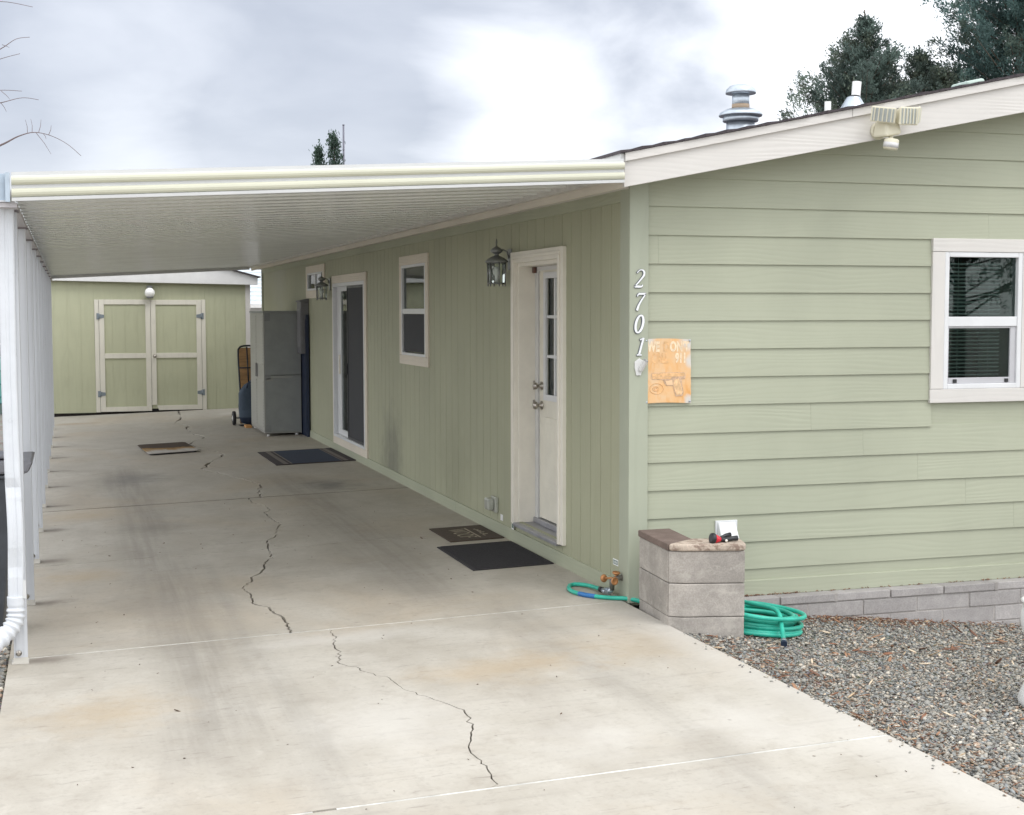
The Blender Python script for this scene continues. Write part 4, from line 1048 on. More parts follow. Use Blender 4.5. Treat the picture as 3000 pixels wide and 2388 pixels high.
# ------------------------------------------------------------------ small things on the walls
def outlets():
    t = thing('outlet_box', (-0.03, 2.93, 0.15), 'weatherproof outlet box with bubble cover low on the side wall', 'outlet box')
    part('box', MB().box(-0.028, -0.001, 2.86, 2.995, 0.155, 0.285), m_plast, t, 0.006)
    part('cover', MB().box(-0.085, -0.029, 2.885, 3.005, 0.172, 0.272), m_plast, t, 0.016)
    t = thing('wall_label', (0, 2.78, 0.1), 'small white printed label stuck low on the wall near the outlet', 'label')
    part('backing', MB().box(-0.0025, -0.0005, 2.735, 2.80, 0.105, 0.155), m_label, t)
    t = thing('utility_tag', (0, 2.42, 0.1), 'little dark and white tag below the left foot of the entry door casing', 'label')
    part('backing', MB().box(-0.016, -0.0145, 2.39, 2.45, 0.083, 0.13), m_label, t)
    part('print', MB().box(-0.0175, -0.0162, 2.398, 2.436, 0.094, 0.129), m_labelg, t)
    t = thing('water_label', (0, 0.215, 0.15), 'small green and white label above the outdoor tap', 'label')
    part('backing', MB().box(-0.0025, -0.0005, 0.185, 0.275, 0.17, 0.21), m_label, t)
    mb = MB(); mb.box(-0.0036, -0.0026, 0.192, 0.268, 0.177, 0.203); part('print', mb, m_labelg, t)
    mb = MB()
    for yy in (0.20, 0.217, 0.232, 0.25): mb.box(-0.0046, -0.0037, yy, yy + 0.008, 0.182, 0.198)
    part('lettering', mb, m_label, t)
outlets()
def vent():
    t = thing('dryer_vent', (0.67, -0.02, 0.33), 'white plastic dryer vent hood on the gable wall behind the block pillar', 'vent')
    x0, x1, z0, z1 = 0.588, 0.742, 0.335, 0.468
    part('flange', MB().box(x0, x1, -0.021, -0.006, z0, z1), m_vinyl, t, 0.003)
    a, b = x0 + 0.012, x1 - 0.012
    lo = [(a, -0.022, z0 + 0.005), (b, -0.022, z0 + 0.005), (b, -0.022, z1 - 0.01), (a, -0.022, z1 - 0.01)]
    mb = MB(); hood = [(a + 0.002, -0.105, z0 - 0.012), (b - 0.002, -0.105, z0 - 0.012), (b - 0.012, -0.030, z1 - 0.012), (a + 0.012, -0.030, z1 - 0.012)]
    mb.prism(lo, hood); part('hood', mb, m_vinyl, t, 0.006)
vent()
def flag_bracket():
    t = thing('flag_bracket', (0.05, -0.037, 1.42), 'white metal flagpole bracket on the corner board below the house number', 'bracket')
    po = [(0.026, 1.412), (0.056, 1.412), (0.072, 1.46), (0.070, 1.505), (0.045, 1.520), (0.014, 1.498), (0.014, 1.46)]
    mb = MB(); mb.prism([(x, -0.037, z) for x, z in po][::-1], [(x, -0.044, z) for x, z in po][::-1]); part('plate', mb, m_white, t, 0.002)
    mb = MB(); mb.tube([(0.052, -0.050, 1.447), (0.070, -0.088, 1.506)], [0.016, 0.017], 14, cap=False); mb.tube([(0.070, -0.088, 1.506), (0.054, -0.054, 1.453)], 0.012, 12, cap=False); mb.lathe([(0.016, 0), (0.009, -0.008)], (0.052, -0.050, 1.447), 14, axis=(0.2, -0.45, 0.8)); part('socket', mb, m_white, t)
    mb = MB(); mb.lathe([(0.009, 0), (0.009, 0.012), (0.004, 0.013)], (0.065, -0.062, 1.475), 10, axis=(0.4, -1, -0.1)); part('screw', mb, m_metal, t)
flag_bracket()
# numerals 2 7 0 1
def ribbon(pts, wid, org, sc, y0, y1):
    mb = MB(); n = len(pts); L_, R_ = [], []
    for i, p in enumerate(pts):
        a = Vector(pts[max(i - 1, 0)]); b = Vector(pts[min(i + 1, n - 1)]); t = (b - a)
        t = t.normalized() if t.length else Vector((1, 0)); nn = Vector((-t.y, t.x)); w = wid[i] if isinstance(wid, (list, tuple)) else wid
        L_.append(Vector(p) + nn * w / 2); R_.append(Vector(p) - nn * w / 2)
    W = lambda q, y: (org[0] + q.x * sc, y, org[1] + q.y * sc)
    for i in range(n - 1):
        lo = [W(L_[i], y0), W(L_[i + 1], y0), W(R_[i + 1], y0), W(R_[i], y0)]; hi = [W(L_[i], y1), W(L_[i + 1], y1), W(R_[i + 1], y1), W(R_[i], y1)]
        mb.prism(lo, hi)
    return mb
def numerals():
    def arc(cx, cy, rx, ry, a0, a1, n, sh=0.2): return [(cx + rx * math.cos(R(a0 + (a1 - a0) * k / n)) + sh * (cy + ry * math.sin(R(a0 + (a1 - a0) * k / n))), cy + ry * math.sin(R(a0 + (a1 - a0) * k / n))) for k in range(n + 1)]
    sl = lambda pts: [(x + 0.2 * y, y) for x, y in pts]
    G = {'2': [(arc(0.24, 0.74, 0.22, 0.24, 165, -35, 12) + sl([(0.30, 0.42), (0.16, 0.22), (0.04, 0.07)]), [0.06, 0.05, 0.05, 0.055, 0.06, 0.07, 0.09, 0.10, 0.11, 0.11, 0.11, 0.11, 0.10, 0.09, 0.075, 0.06]), (sl([(0.02, 0.06), (0.2, 0.055), (0.4, 0.05), (0.46, 0.07), (0.49, 0.16)]), [0.11, 0.12, 0.11, 0.08, 0.04])],
         '7': [(sl([(0.0, 0.80), (0.03, 0.90), (0.08, 0.945), (0.5, 0.945)]), [0.05, 0.08, 0.11, 0.10]), (sl([(0.48, 0.95), (0.30, 0.6), (0.18, 0.3), (0.14, 0.02)]), [0.06, 0.085, 0.11, 0.13])],
         '0': [(arc(0.24, 0.5, 0.21, 0.465, 0, 360, 26), [0.085 + 0.05 * abs(math.cos(math.radians(360 * k / 26))) for k in range(27)])],
         '1': [(sl([(0.28, 0.98), (0.24, 0.5), (0.2, 0.05)]), 0.115), (sl([(0.08, 0.87), (0.22, 0.93)]), 0.07), (sl([(0.06, 0.03), (0.36, 0.03)]), 0.06)]}
    lab = {'2': 'white italic numeral two, topmost of the four on the corner board', '7': 'white italic numeral seven between the two and the zero on the corner board',
           '0': 'white italic numeral zero, an oval ring between the seven and the one', '1': 'white italic numeral one just above the flagpole bracket'}
    for ch, x, z0, h in (('2', 0.008, 1.960, 0.112), ('7', 0.012, 1.815, 0.112), ('0', 0.006, 1.676, 0.115), ('1', 0.020, 1.537, 0.112)):
        t = thing('house_number', (x, -0.037, z0), lab[ch], 'house number', 'house numbers 2701')
        mf, mbk = MB(), MB()
        for pts, w in G[ch]:
            a = ribbon(pts, w, (x, z0), h, -0.0415, -0.044); mf.add(a.v, a.f)
            ww = [v + 0.05 for v in w] if isinstance(w, list) else w + 0.05
            a = ribbon(pts, ww, (x - 0.0012, z0 - 0.0012), h, -0.0365, -0.041); mbk.add(a.v, a.f)
        part('backing', mbk, m_digitback, t); part('face', mf, m_digit, t)
numerals()
# rusty tin sign
def rust_mat():
    mt = newmat('rusty_tin'); b = NB(mt)
    n = b.noise(b.coord((1, 1, 1)), 9, 6, 0.62, 0.5); n2 = b.noise(b.coord((1.6, 1, 0.5)), 14, 5, 0.6)
    c = b.mix(b.ramp(n, 0.3, 0.7), (0.74, 0.44, 0.20), (0.70, 0.50, 0.31)); c = b.mix(b.ramp(n2, 0.5, 0.72, 0, 0.8), c, (0.68, 0.33, 0.10))
    for p, r in (((0.09, -0.03, 1.64), 0.085), ((0.40, -0.03, 1.63), 0.09), ((0.40, -0.03, 1.24), 0.05), ((0.41, -0.03, 1.5), 0.06)):
        d = b.N('ShaderNodeVectorMath'); d.operation = 'DISTANCE'; d.inputs[1].default_value = p; b.L(b.pos, d.inputs[0])
        w = b.m('MULTIPLY_ADD', b.m('SUBTRACT', n, 0.5), 0.09, d.outputs['Value']); c = b.mix(b.ramp(w, r * 0.3, r, 0.85, 0), c, (0.60, 0.60, 0.58))
    b.L(c, b.b.inputs['Base Color']); b.b.inputs['Roughness'].default_value = 0.6; b.b.inputs['Specular IOR Level'].default_value = 0.3
    b.bump(n2, 0.2, 0.003); return mt
def sign():
    t = thing('metal_sign', (0.245, -0.03, 1.235), 'rusty orange tin warning sign with a pistol and the words call 911', 'sign')
    n, m = 10, 12; V = []; rg = random.Random(2)
    for j in range(m + 1):
        for i in range(n + 1):
            u, v = i / n, j / m
            x = 0.089 + u * 0.311 + (0.004 * (1 - v)); z = 1.234 + v * 0.404 + 0.004 * math.sin(u * 4)
            if i in (0, n): x += rg.uniform(-0.0015, 0.0015)
            V.append((x, -0.0305 - 0.0006 * math.sin(7 * u + 3 * v), z))
    k = (n + 1) * (m + 1); V2 = [(x, y + 0.0025, z) for x, y, z in V]
    F = [(j * (n + 1) + i, j * (n + 1) + i + 1, (j + 1) * (n + 1) + i + 1, (j + 1) * (n + 1) + i) for j in range(m) for i in range(n)]
    mb = MB(); mb.add(V + V2, F + [tuple(k + q for q in f[::-1]) for f in F]); part('plate', mb, rust_mat(), t)
    rust_pale = plain('faded_letter', (0.78, 0.62, 0.43), 0.7, var=0.18, ns=40); rust_dk = plain('rust_letter', (0.60, 0.27, 0.08), 0.7, var=0.15, ns=30); rust_grey = plain('grey_print', (0.56, 0.38, 0.25), 0.7, var=0.25, ns=40); rust_mid = plain('rust_print', (0.70, 0.43, 0.21), 0.7, var=0.2, ns=40)
    Y = -0.0322; ux, uz = (1, 0, 0), (0, 0, 1)
    mb = MB(); put_text(mb, 'WE', 0.085, (0.145, Y, 1.588), ux, uz, 0.62, 0, 0.004); put_text(mb, "ON'T", 0.085, (0.322, Y, 1.588), ux, uz, 0.64, 0, 0.004); put_text(mb, '911', 0.082, (0.332, Y, 1.516), ux, uz, 0.62, 0, 0.004)
    part('lettering', mb, rust_pale, t)
    mb = MB(); put_text(mb, 'D', 0.085, (0.232, Y, 1.588), ux, uz, 0.62, 0, 0.003, 0); part('lettering', mb, rust_mid, t); mb = MB(); put_text(mb, 'CALL', 0.082, (0.19, Y, 1.516), ux, uz, 0.6, 0, 0.003, 0)
    part('lettering', mb, rust_mid, t)
    T = lambda u, v: (0.089 + 0.311 * (u - 80) / 1030, 1.638 - 0.404 * (v - 100) / 1480)
    def poly(pts, mt, y, nm):
        mb = MB(); pp = [T(*p) for p in pts]; mb.prism([(x, y, z) for x, z in pp], [(x, y - 0.0008, z) for x, z in pp]); part(nm, mb, mt, t)
    sil = [(225, 875), (960, 870), (1000, 950), (985, 1025), (915, 1040), (915, 1120), (955, 1330), (930, 1420), (770, 1430), (735, 1290), (710, 1180), (560, 1175), (520, 1130), (490, 1050), (430, 1030), (235, 1030), (215, 950)]
    poly(sil[::-1], rust_grey, -0.0316, 'pistol_outline')
    def inset(pts, k):
        cx = sum(p[0] for p in pts) / len(pts); cy = sum(p[1] for p in pts) / len(pts); return [(cx + (x - cx) * k, cy + (y - cy) * k) for x, y in pts]
    poly([(240, 890), (950, 885), (985, 950), (870, 965), (235, 968)][::-1], rust_mid, -0.0326, 'pistol_slide')
    poly([(240, 978), (690, 978), (650, 1020), (500, 1018), (430, 1015), (245, 1015)][::-1], rust_mid, -0.0326, 'pistol_frame')
    poly([(730, 1050), (840, 1010), (880, 1120), (925, 1330), (905, 1385), (785, 1395), (755, 1290), (722, 1160)][::-1], plain('rust_grip', (0.71, 0.47, 0.26), 0.7, var=0.2, ns=40), -0.0326, 'pistol_grip')
    poly([(540, 1070), (690, 1045), (705, 1160), (570, 1160)][::-1], plain('rust_guard', (0.70, 0.48, 0.29), 0.7), -0.0326, 'trigger_guard')
    mb = MB()
    for rx, rz, w in ((0.047, 0.033, 0.0022), (0.020, 0.015, 0.0022), (0.010, 0.008, 0.002)):
        cx, cz = T(340, 1240); cx -= 0.006 if rx < 0.03 else 0
        mb.tube([(cx + rx * math.cos(2 * math.pi * k / 24), -0.0318, cz + rz * math.sin(2 * math.pi * k / 24)) for k in range(25)], w, 5, cap=False)
    part('oval_emblem', mb, rust_mid, t)
    for x, z in ((0.096, 1.628), (0.392, 1.628), (0.394, 1.243), (0.10, 1.242)):
        mb = MB(); mb.lathe([(0.007, 0), (0.006, 0.004), (0.0, 0.005)], (x, -0.033, z), 8, axis=(0, -1, 0)); part('screw', mb, m_galv, t)
sign()
def flood():
    t = thing('floodlight', (1.6, -0.31, 2.95), 'cream triple head floodlight with motion sensor on the gable rake board', 'floodlight')
    mb = MB(); mb.lathe([(0.055, 0), (0.055, 0.016), (0.045, 0.022)], (1.555, -0.3005, 2.945), 18, axis=(0, -1, 0)); part('mount', mb, m_yelw, t)
    mb = MB(); lo = [(1.50, -0.325, 2.90), (1.605, -0.325, 2.905), (1.59, -0.325, 3.0), (1.515, -0.325, 3.0)]; hi = [(1.535, -0.44, 2.895), (1.645, -0.44, 2.915), (1.625, -0.43, 3.02), (1.54, -0.43, 3.02)]
    mb.prism(lo[::-1], hi[::-1]); part('body', mb, m_yelw, t, 0.014)
    def head(c, right, fwd, w, h, d):
        c, right, fwd = Vector(c), Vector(right).normalized(), Vector(fwd).normalized(); up = right.cross(fwd) * -1
        if up.z < 0: up = -up
        mb = MB(); mb.prism([c - fwd * d + right * i * w * 0.6 + up * j * h * 0.6 for i, j in ((-1, -1), (1, -1), (1, 1), (-1, 1))], [c + right * i * w + up * j * h for i, j in ((-1, -1), (1, -1), (1, 1), (-1, 1))])
        hd = part('lamp_head', mb, m_yelw, t, 0.008)
        mb = MB(); mb.obox(c + fwd * 0.001, right * w * 0.82, up * h * 0.80, fwd * 0.002); part('lens', mb, m_lampglass, hd)
        mb = MB()
        for k in range(5): mb.obox(c + fwd * 0.006 + right * w * (-0.66 + 0.33 * k), right * w * 0.045, up * h * 0.8, fwd * 0.004)
        part('grille', mb, m_yelw, hd)
    head((1.500, -0.45, 3.026), (0.72, -0.68, -0.16), (-0.68, -0.70, -0.22), 0.080, 0.050, 0.07)
    head((1.655, -0.50, 3.018), (1, 0.10, 0.03), (0.1, -1, -0.12), 0.074, 0.058, 0.08)
    head((1.765, -0.42, 3.035), (0.30, 0.95, 0.05), (0.95, -0.30, -0.1), 0.06, 0.055, 0.06)
    mb = MB(); mb.tube([(1.59, -0.40, 2.91), (1.575, -0.42, 2.875)], 0.014, 10); part('swivel', mb, m_yelw, t)
    mb = MB(); mb.lathe([(0.04, 0), (0.046, 0.008), (0.046, 0.06), (0.036, 0.068)], (1.572, -0.42, 2.818), 18, axis=(0.12, -0.1, 1)); sn = part('sensor', mb, m_yelw, t)
    mb = MB(); mb.lathe([(0.0475, 0.012), (0.0475, 0.044)], (1.572, -0.42, 2.818), 18, axis=(0.12, -0.1, 1)); part('sensor_window', mb, plain('sensor_grey', (0.6, 0.6, 0.6), 0.3), sn)
flood()
t = thing('meter_box', (-0.04, 12.9, 1.2), 'dark grey electrical box on the side wall above the grey cabinet', 'electrical box')
part('housing', MB().box(-0.12, -0.001, 12.42, 12.78, 1.2, 1.95), m_ebox, t, 0.006)
mb = MB(); mb.prism([(-0.14, 12.40, 1.95), (0.0, 12.40, 1.955), (0.0, 12.80, 1.955), (-0.14, 12.80, 1.95)], [(-0.13, 12.41, 1.975), (0.0, 12.41, 2.0), (0.0, 12.79, 2.0), (-0.13, 12.79, 1.975)]); part('hood', mb, m_ebox, t)
part('door_panel', MB().box(-0.127, -0.1205, 12.45, 12.75, 1.3, 1.85), plain('meter_grey2', (0.22, 0.22, 0.23), 0.5), t)

# outdoor tap
def tap():
    t = thing('garden_tap', (-0.05, 0.07, 0.02), 'old outdoor tap with two brass wheel handles at the foot of the corner', 'tap')
    mb = MB(); mb.tube([(0.0, 0.075, 0.118), (-0.06, 0.075, 0.118), (-0.085, 0.078, 0.10), (-0.085, 0.08, 0.04)], [0.016, 0.016, 0.02, 0.015], 12); mb.lathe([(0.026, 0), (0.03, 0.012), (0.018, 0.02)], (-0.002, 0.075, 0.118), 12, axis=(-1, 0, 0)); part('body', mb, m_pipe, t)
    mb = MB(); mb.tube([(-0.065, 0.075, 0.118), (-0.09, 0.2, 0.095)], 0.007, 8); mb.tube([(-0.06, 0.075, 0.11), (-0.06, 0.075, 0.15)], 0.008, 8); part('stem', mb, m_brass, t)
    def wheel(c, ax):
        mb = MB(); mb.lathe([(0.007, -0.004), (0.015, -0.006), (0.023, 0.0), (0.027, 0.007), (0.024, 0.013), (0.016, 0.006), (0.006, 0.004)], c, 14, axis=ax); part('handwheel', mb, m_brass, t)
    wheel((-0.088, 0.205, 0.094), (-0.2, 1, -0.15)); wheel((-0.06, 0.072, 0.145), (0.1, -0.1, 1)); wheel((-0.095, 0.02, 0.11), (0.3, -1, 0.1))
    mb = MB(); mb.tube([(-0.085, 0.08, 0.05), (-0.088, 0.12, 0.018), (-0.09, 0.16, 0.012)], 0.017, 12); mb.box(-0.11, -0.07, 0.13, 0.155, 0.03, 0.045); part('shutoff_valve', mb, m_galv, t)
tap()
# hose
def spline(P, n=12):
    P = [Vector(p) for p in P]; out = []
    for i in range(len(P) - 1):
        p0, p1, p2, p3 = P[max(i - 1, 0)], P[i], P[i + 1], P[min(i + 2, len(P) - 1)]
        for k in range(n):
            f = k / n; out.append(0.5 * ((2 * p1) + (p2 - p0) * f + (2 * p0 - 5 * p1 + 4 * p2 - p3) * f * f + (3 * p1 - p0 - 3 * p2 + p3) * f ** 3))
    out.append(P[-1]); return out
def hose():
    r = 0.0135
    t = thing('garden_hose', (0.75, -0.6, -0.12), 'green garden hose coiled beside the block pillar and running to the tap', 'hose')
    S = lambda x, y, d=0: (x, y, zs(x) + r + 0.001 + d)
    run = [(-0.09, 0.24, 0.012), S(-0.095, 0.36, 0.01), S(-0.12, 0.48, 0.006), S(-0.165, 0.555), S(-0.21, 0.53), S(-0.25, 0.43), S(-0.255, 0.33), S(-0.225, 0.22), S(-0.17, 0.13), S(-0.10, 0.055), S(-0.03, 0.0), (0.04, -0.055, -0.01), (0.12, -0.10, -0.045), (0.3, -0.12, -0.075)]
    sp = spline(run, 10)
    mb = MB(); mb.tube(sp, r, 10); part('hose_run', mb, m_hose, t)
    mb = MB(); mb.tube(sp[66:80], r + 0.0015, 10); part('tape_band', mb, m_tape, t)
    mb = MB(); mb.tube([(-0.09, 0.165, 0.012), (-0.09, 0.235, 0.012)], [0.018, 0.016], 12); mb.tube([(-0.09, 0.232, 0.012), (-0.091, 0.27, 0.011)], 0.019, 12, mi=1); part('coupling', mb, [m_galv, m_black], t)
    # coil
    rg = random.Random(11); cx, cy = 0.575, -0.60
    P = [(0.3, -0.12, -0.075), (0.42, -0.2, -0.085)]
    turns = 9; st = 10
    for k in range(turns * st):
        a = R(70) - 2 * math.pi * k / st
        lay = k // st
        rx = 0.285 - 0.075 * ((lay * 0.38) % 1.0) + rg.uniform(-0.008, 0.008); ry = 0.28 - 0.08 * ((lay * 0.38) % 1.0) + rg.uniform(-0.008, 0.008)
        ox, oy = 0.018 * math.sin(lay * 2.7), 0.02 * math.cos(lay * 1.9)
        x, y = cx + ox + rx * math.cos(a), cy + oy + ry * math.sin(a)
        z = zg(x) + 0.022 + lay * 0.0125 + rg.uniform(-0.002, 0.002) + 0.05 * max(0, (0.6 - x)) * (lay / turns)
        P.append((x, y, z))
    P += [(0.50, -0.42, zg(0.5) + 0.15), (0.58, -0.60, zg(0.6) + 0.155), (0.63, -0.78, zg(0.6) + 0.15), (0.585, -0.93, zg(0.6) + 0.07), (0.53, -1.05, zg(0.5) + 0.03)]
    sp = spline(P, 5); mb = MB(); mb.tube(sp, r, 9); part('hose_coil', mb, m_hose, t)
    e0, e1 = Vector(P[-2]), Vector(P[-1]); d = (e1 - e0).normalized()
    mb = MB(); mb.tube([e1 - d * 0.004, e1 + d * 0.03], 0.0165, 12); mb.tube([e1 + d * 0.028, e1 + d * 0.05], 0.019, 12, mi=1); part('coupling', mb, [m_galv, m_navyd], t)
hose()

# ------------------------------------------------------------------ block pillar
def pillar():
    t = thing('block_pillar', (0.15, -0.5, -0.1), 'short pillar of stacked grey concrete blocks with brown and tan caps at the house corner', 'pillar')
    back = [(-0.012, -0.19), (-0.052, -0.722), (0.14, -0.735), (0.19, -0.19)]
    front = [(-0.053, -0.735), (0.022, -0.780), (0.372, -0.868), (0.425, -0.68), (0.16, -0.62)]
    zz = [-0.155, 0.036, 0.232, 0.422]
    for base, n in ((back, 0), (front, 1)):
        for a, b in zip(zz, zz[1:]):
            rg = random.Random(int(a * 100) + n); dx, dy = rg.uniform(-0.002, 0.002), rg.uniform(-0.002, 0.002)
            mb = MB(); pl = [(x + dx, y + dy) for x, y in base]
            mb.prism([(x, y, a + 0.0015) for x, y in pl], [(x, y, b - 0.0015) for x, y in pl]); part('block', mb, m_block, t, 0.006)
    mb = MB(); o = [(x, y) for x, y in back]; o = [(-0.018, -0.185), (-0.058, -0.728), (0.145, -0.735), (0.195, -0.185)]
    mb.prism([(x, y, 0.4225) for x, y in o], [(x, y, 0.463) for x, y in o]); part('cap', mb, m_capbrown, t, 0.006, 'dark brown cap block')
    o = [(-0.056, -0.742), (0.018, -0.788), (0.34, -0.872), (0.375, -0.866), (0.388, -0.845), (0.432, -0.68), (0.15, -0.60)]
    mb = MB(); mb.prism([(x, y, 0.4225) for x, y in o], [(x, y, 0.466) for x, y in o]); part('cap', mb, m_captan, t, 0.012, 'weathered tan cap block')
pillar()
def nozzle():
    z = 0.467
    t = thing('spray_nozzle', (0.27, -0.78, z), 'red and black hose spray nozzle lying on the pillar cap', 'nozzle')
    A = Vector((0.185, -0.80, z + 0.028)); d = Vector((1, 0.05, -0.16)).normalized()
    mb = MB(); mb.lathe([(0.022, 0), (0.031, 0.003), (0.033, 0.012), (0.032, 0.022), (0.026, 0.024)], A, 18, axis=d); part('spray_head', mb, m_noz, t)
    mb = MB(); mb.lathe([(0.027, 0.022), (0.028, 0.026), (0.021, 0.045), (0.015, 0.062), (0.012, 0.064)], A, 18, axis=d); part('bell', mb, m_nozred, t)
    B = A + d * 0.062
    mb = MB(); mb.tube([B, B + d * 0.03, B + Vector((0.06, 0.01, -0.003)), (0.335, -0.785, z + 0.018), (0.362, -0.785, z + 0.018)], [0.013, 0.014, 0.013, 0.014, 0.016], 12); part('handle', mb, m_noz, t)
    mb = MB(); mb.tube([B + Vector((0.0, 0.012, 0.004)), (0.30, -0.755, z + 0.031), (0.335, -0.75, z + 0.036)], [0.008, 0.012, 0.013], 10); part('trigger', mb, m_noz, t)
    mb = MB(); mb.lathe([(0.007, 0), (0.008, 0.008), (0.003, 0.011)], B + Vector((0.032, -0.011, -0.008)), 10, axis=(0, -1, 0.2)); part('button', mb, m_cream, t)
nozzle()

# ------------------------------------------------------------------ low block wall under the gable
def retaining():
    t = thing('retaining_wall', (3.7, -0.1, -0.4), 'low grey mortared block wall under the gable siding', 'wall')
    rg = random.Random(8)
    def course(z0, z1, yf, x0, ln, off):
        x = off
        while x < 7.4:
            a, b = max(x + 0.005, x0), x + ln - 0.005
            if b > a + 0.02:
                dy = rg.uniform(-0.003, 0.003)
                mb = MB(); mb.box(a, b, yf + dy, -0.024, z0 + 0.004, z1 - 0.004); part('block', mb, m_wallblock, t, 0.004)
            x += ln
    course(-0.088, -0.030, -0.128, 0.2, 0.408, 0.183); course(-0.192, -0.088, -0.122, 0.2, 0.408, -0.02); course(-0.298, -0.192, -0.12, 0.2, 0.408, 0.183); course(-0.40, -0.298, -0.12, 0.2, 0.408, -0.02)
    mb = MB(); mb.box(0.2, 7.4, -0.1165, -0.0245, -0.45, -0.036); part('mortar', mb, m_mortar, t)
    mb = MB()
    for x in (0.59, 1.405, 2.635): mb.box(x - 0.012, x + 0.012, -0.131, -0.11, -0.085, -0.033)
    for x in (1.204, 1.212): mb.box(x - 0.008, x + 0.008, -0.1235 + (x - 1.204) * 0.1, -0.1, -0.19, -0.09)
    part('mortar_smear', mb, m_mortar, t)
retaining()

# ------------------------------------------------------------------ mats, tray
def mats():
    H = 0.012
    def sheet(mb, x0, x1, y0, y1, z, h, mi=0, rot=0.0):
        cx, cy = (x0 + x1) / 2, (y0 + y1) / 2
        def P(x, y): 
            dx, dy = x - cx, y - cy; xx, yy = cx + dx * math.cos(rot) - dy * math.sin(rot), cy + dx * math.sin(rot) + dy * math.cos(rot); return (xx, yy, zs(xx) + z)
        lo = [P(x0, y0), P(x1, y0), P(x1, y1), P(x0, y1)]; mb.prism(lo, [(x, y, zz + h) for x, y, zz in lo], mi)
    mm_dark = plain('mat_charcoal', (0.035, 0.033, 0.036), 0.95, var=0.25, ns=50, bump=0.6, bs=140); mm_brown = plain('mat_brown', (0.075, 0.056, 0.042), 0.95, var=0.2, ns=40, bump=0.5, bs=200)
    mm_navy = plain('mat_navy', (0.022, 0.033, 0.062), 0.95, var=0.2, ns=40, bump=0.5, bs=150); mm_tan = plain('mat_tan', (0.16, 0.14, 0.125), 0.95); mm_edge = plain('mat_edge', (0.045, 0.036, 0.038), 0.95)
    t = thing('door_mat', (-0.34, 1.89, 0), 'large plain charcoal ribbed mat in front of the entry door', 'door mat')
    mb = MB(); sheet(mb, -0.64, -0.03, 1.37, 2.415, 0.001, 0.008); part('base', mb, mm_dark, t, 0.003)
    mb = MB()
    for i in range(34):
        y = 1.40 + i * 0.0298; sheet(mb, -0.615, -0.055, y, y + 0.016, 0.0092, 0.004)
    part('ribs', mb, mm_dark, t)
    t = thing('door_mat', (-0.25, 2.95, 0), 'small brown mat lettered WOOF beside the charcoal mat', 'door mat')
    mb = MB(); sheet(mb, -0.48, -0.028, 2.603, 3.307, 0.001, 0.009); part('base', mb, mm_brown, t, 0.003)
    mb = MB(); mt = plain('mat_letter', (0.36, 0.31, 0.23), 0.9)
    Z = zs(-0.3) + 0.0115
    put_text(mb, 'WOOF', 0.20, (-0.30, 2.93, Z), (0, -1, 0.0), (1, 0, 0.028), 0.72, 0, 0.001)
    part('lettering', mb, mt, t)
    mb = MB(); sheet(mb, -0.212, -0.198, 2.69, 3.18, 0.0101, 0.0014); part('rule_line', mb, mt, t)
    mb = MB(); rg = random.Random(4)
    for i in range(11):
        y = 2.76 + i * 0.033; a = rg.uniform(-0.16, -0.14); sheet(mb, a, a + rg.uniform(0.015, 0.045), y, y + 0.010 + 0.008 * rg.random(), 0.0101, 0.0012)
    part('small_print', mb, mt, t)
    t = thing('door_mat', (-0.5, 9.7, 0), 'wide navy blue striped mat in front of the sliding patio door', 'door mat')
    mb = MB(); sheet(mb, -1.0, -0.02, 8.87, 10.52, 0.001, 0.010, 0, R(0.6)); part('base', mb, mm_edge, t, 0.003)
    mb = MB(); sheet(mb, -0.80, -0.20, 8.89, 10.50, 0.0112, 0.001, 0, R(0.6)); part('middle_field', mb, mm_navy, t)
    for a in (-0.905, -0.165):
        mb = MB(); sheet(mb, a, a + 0.055, 8.88, 10.51, 0.0112, 0.0016, 0, R(0.6)); part('stripe', mb, mm_tan, t)
    for a in (-0.815, -0.20):
        mb = MB(); sheet(mb, a, a + 0.014, 8.88, 10.51, 0.0118, 0.002, 0, R(0.6)); part('stripe', mb, mm_tan, t)
    # old tray
    mt = newmat('stained_tray'); b = NB(mt); n = b.noise(b.coord((1, 0.35, 1)), 5, 6, 0.6, 0.4)
    sp = b.N('ShaderNodeSeparateXYZ'); b.L(b.pos, sp.inputs[0])
    k = b.m('ADD', b.m('MULTIPLY', b.m('SUBTRACT', sp.outputs[1], 11.55), 1.1), b.m('MULTIPLY', b.m('SUBTRACT', n, 0.5), 0.9))
    c = b.mix(b.ramp(k, -0.45, -0.05), (0.45, 0.43, 0.40), (0.30, 0.19, 0.08)); c = b.mix(b.ramp(k, -0.1, 0.2), c, (0.08, 0.062, 0.05))
    b.L(c, b.b.inputs['Base Color']); b.b.inputs['Roughness'].default_value = 0.85; b.b.inputs['Specular IOR Level'].default_value = 0.08
    mb = MB(); P = [(-2.34, 10.95), (-1.74, 11.06), (-1.72, 11.1), (-1.80, 12.3), (-1.84, 12.36), (-2.43, 12.30), (-2.46, 12.26), (-2.38, 10.98)]
    mb.prism([(x, y, zs(x) + 0.02) for x, y in P], [(x, y, zs(x) + 0.032) for x, y in P])
    t = thing('drip_tray', (-2.1, 11.6, zs(-2.1)), 'rust stained drip tray lying flat on the driveway near the crack', 'tray')
    part('sheet', mb, mt, t, 0.004)
    mb = MB(); P2 = [(-2.1 + (x + 2.1) * 0.93, 11.65 + (y - 11.65) * 0.95) for x, y in P]; mb.prism([(x, y, zs(x) + 0.001) for x, y in P2], [(x, y, zs(x) + 0.0195) for x, y in P2]); part('shadow_gap_fill', mb, m_black, t)  # black infill that paints the dark shadow gap under the tray
mats()

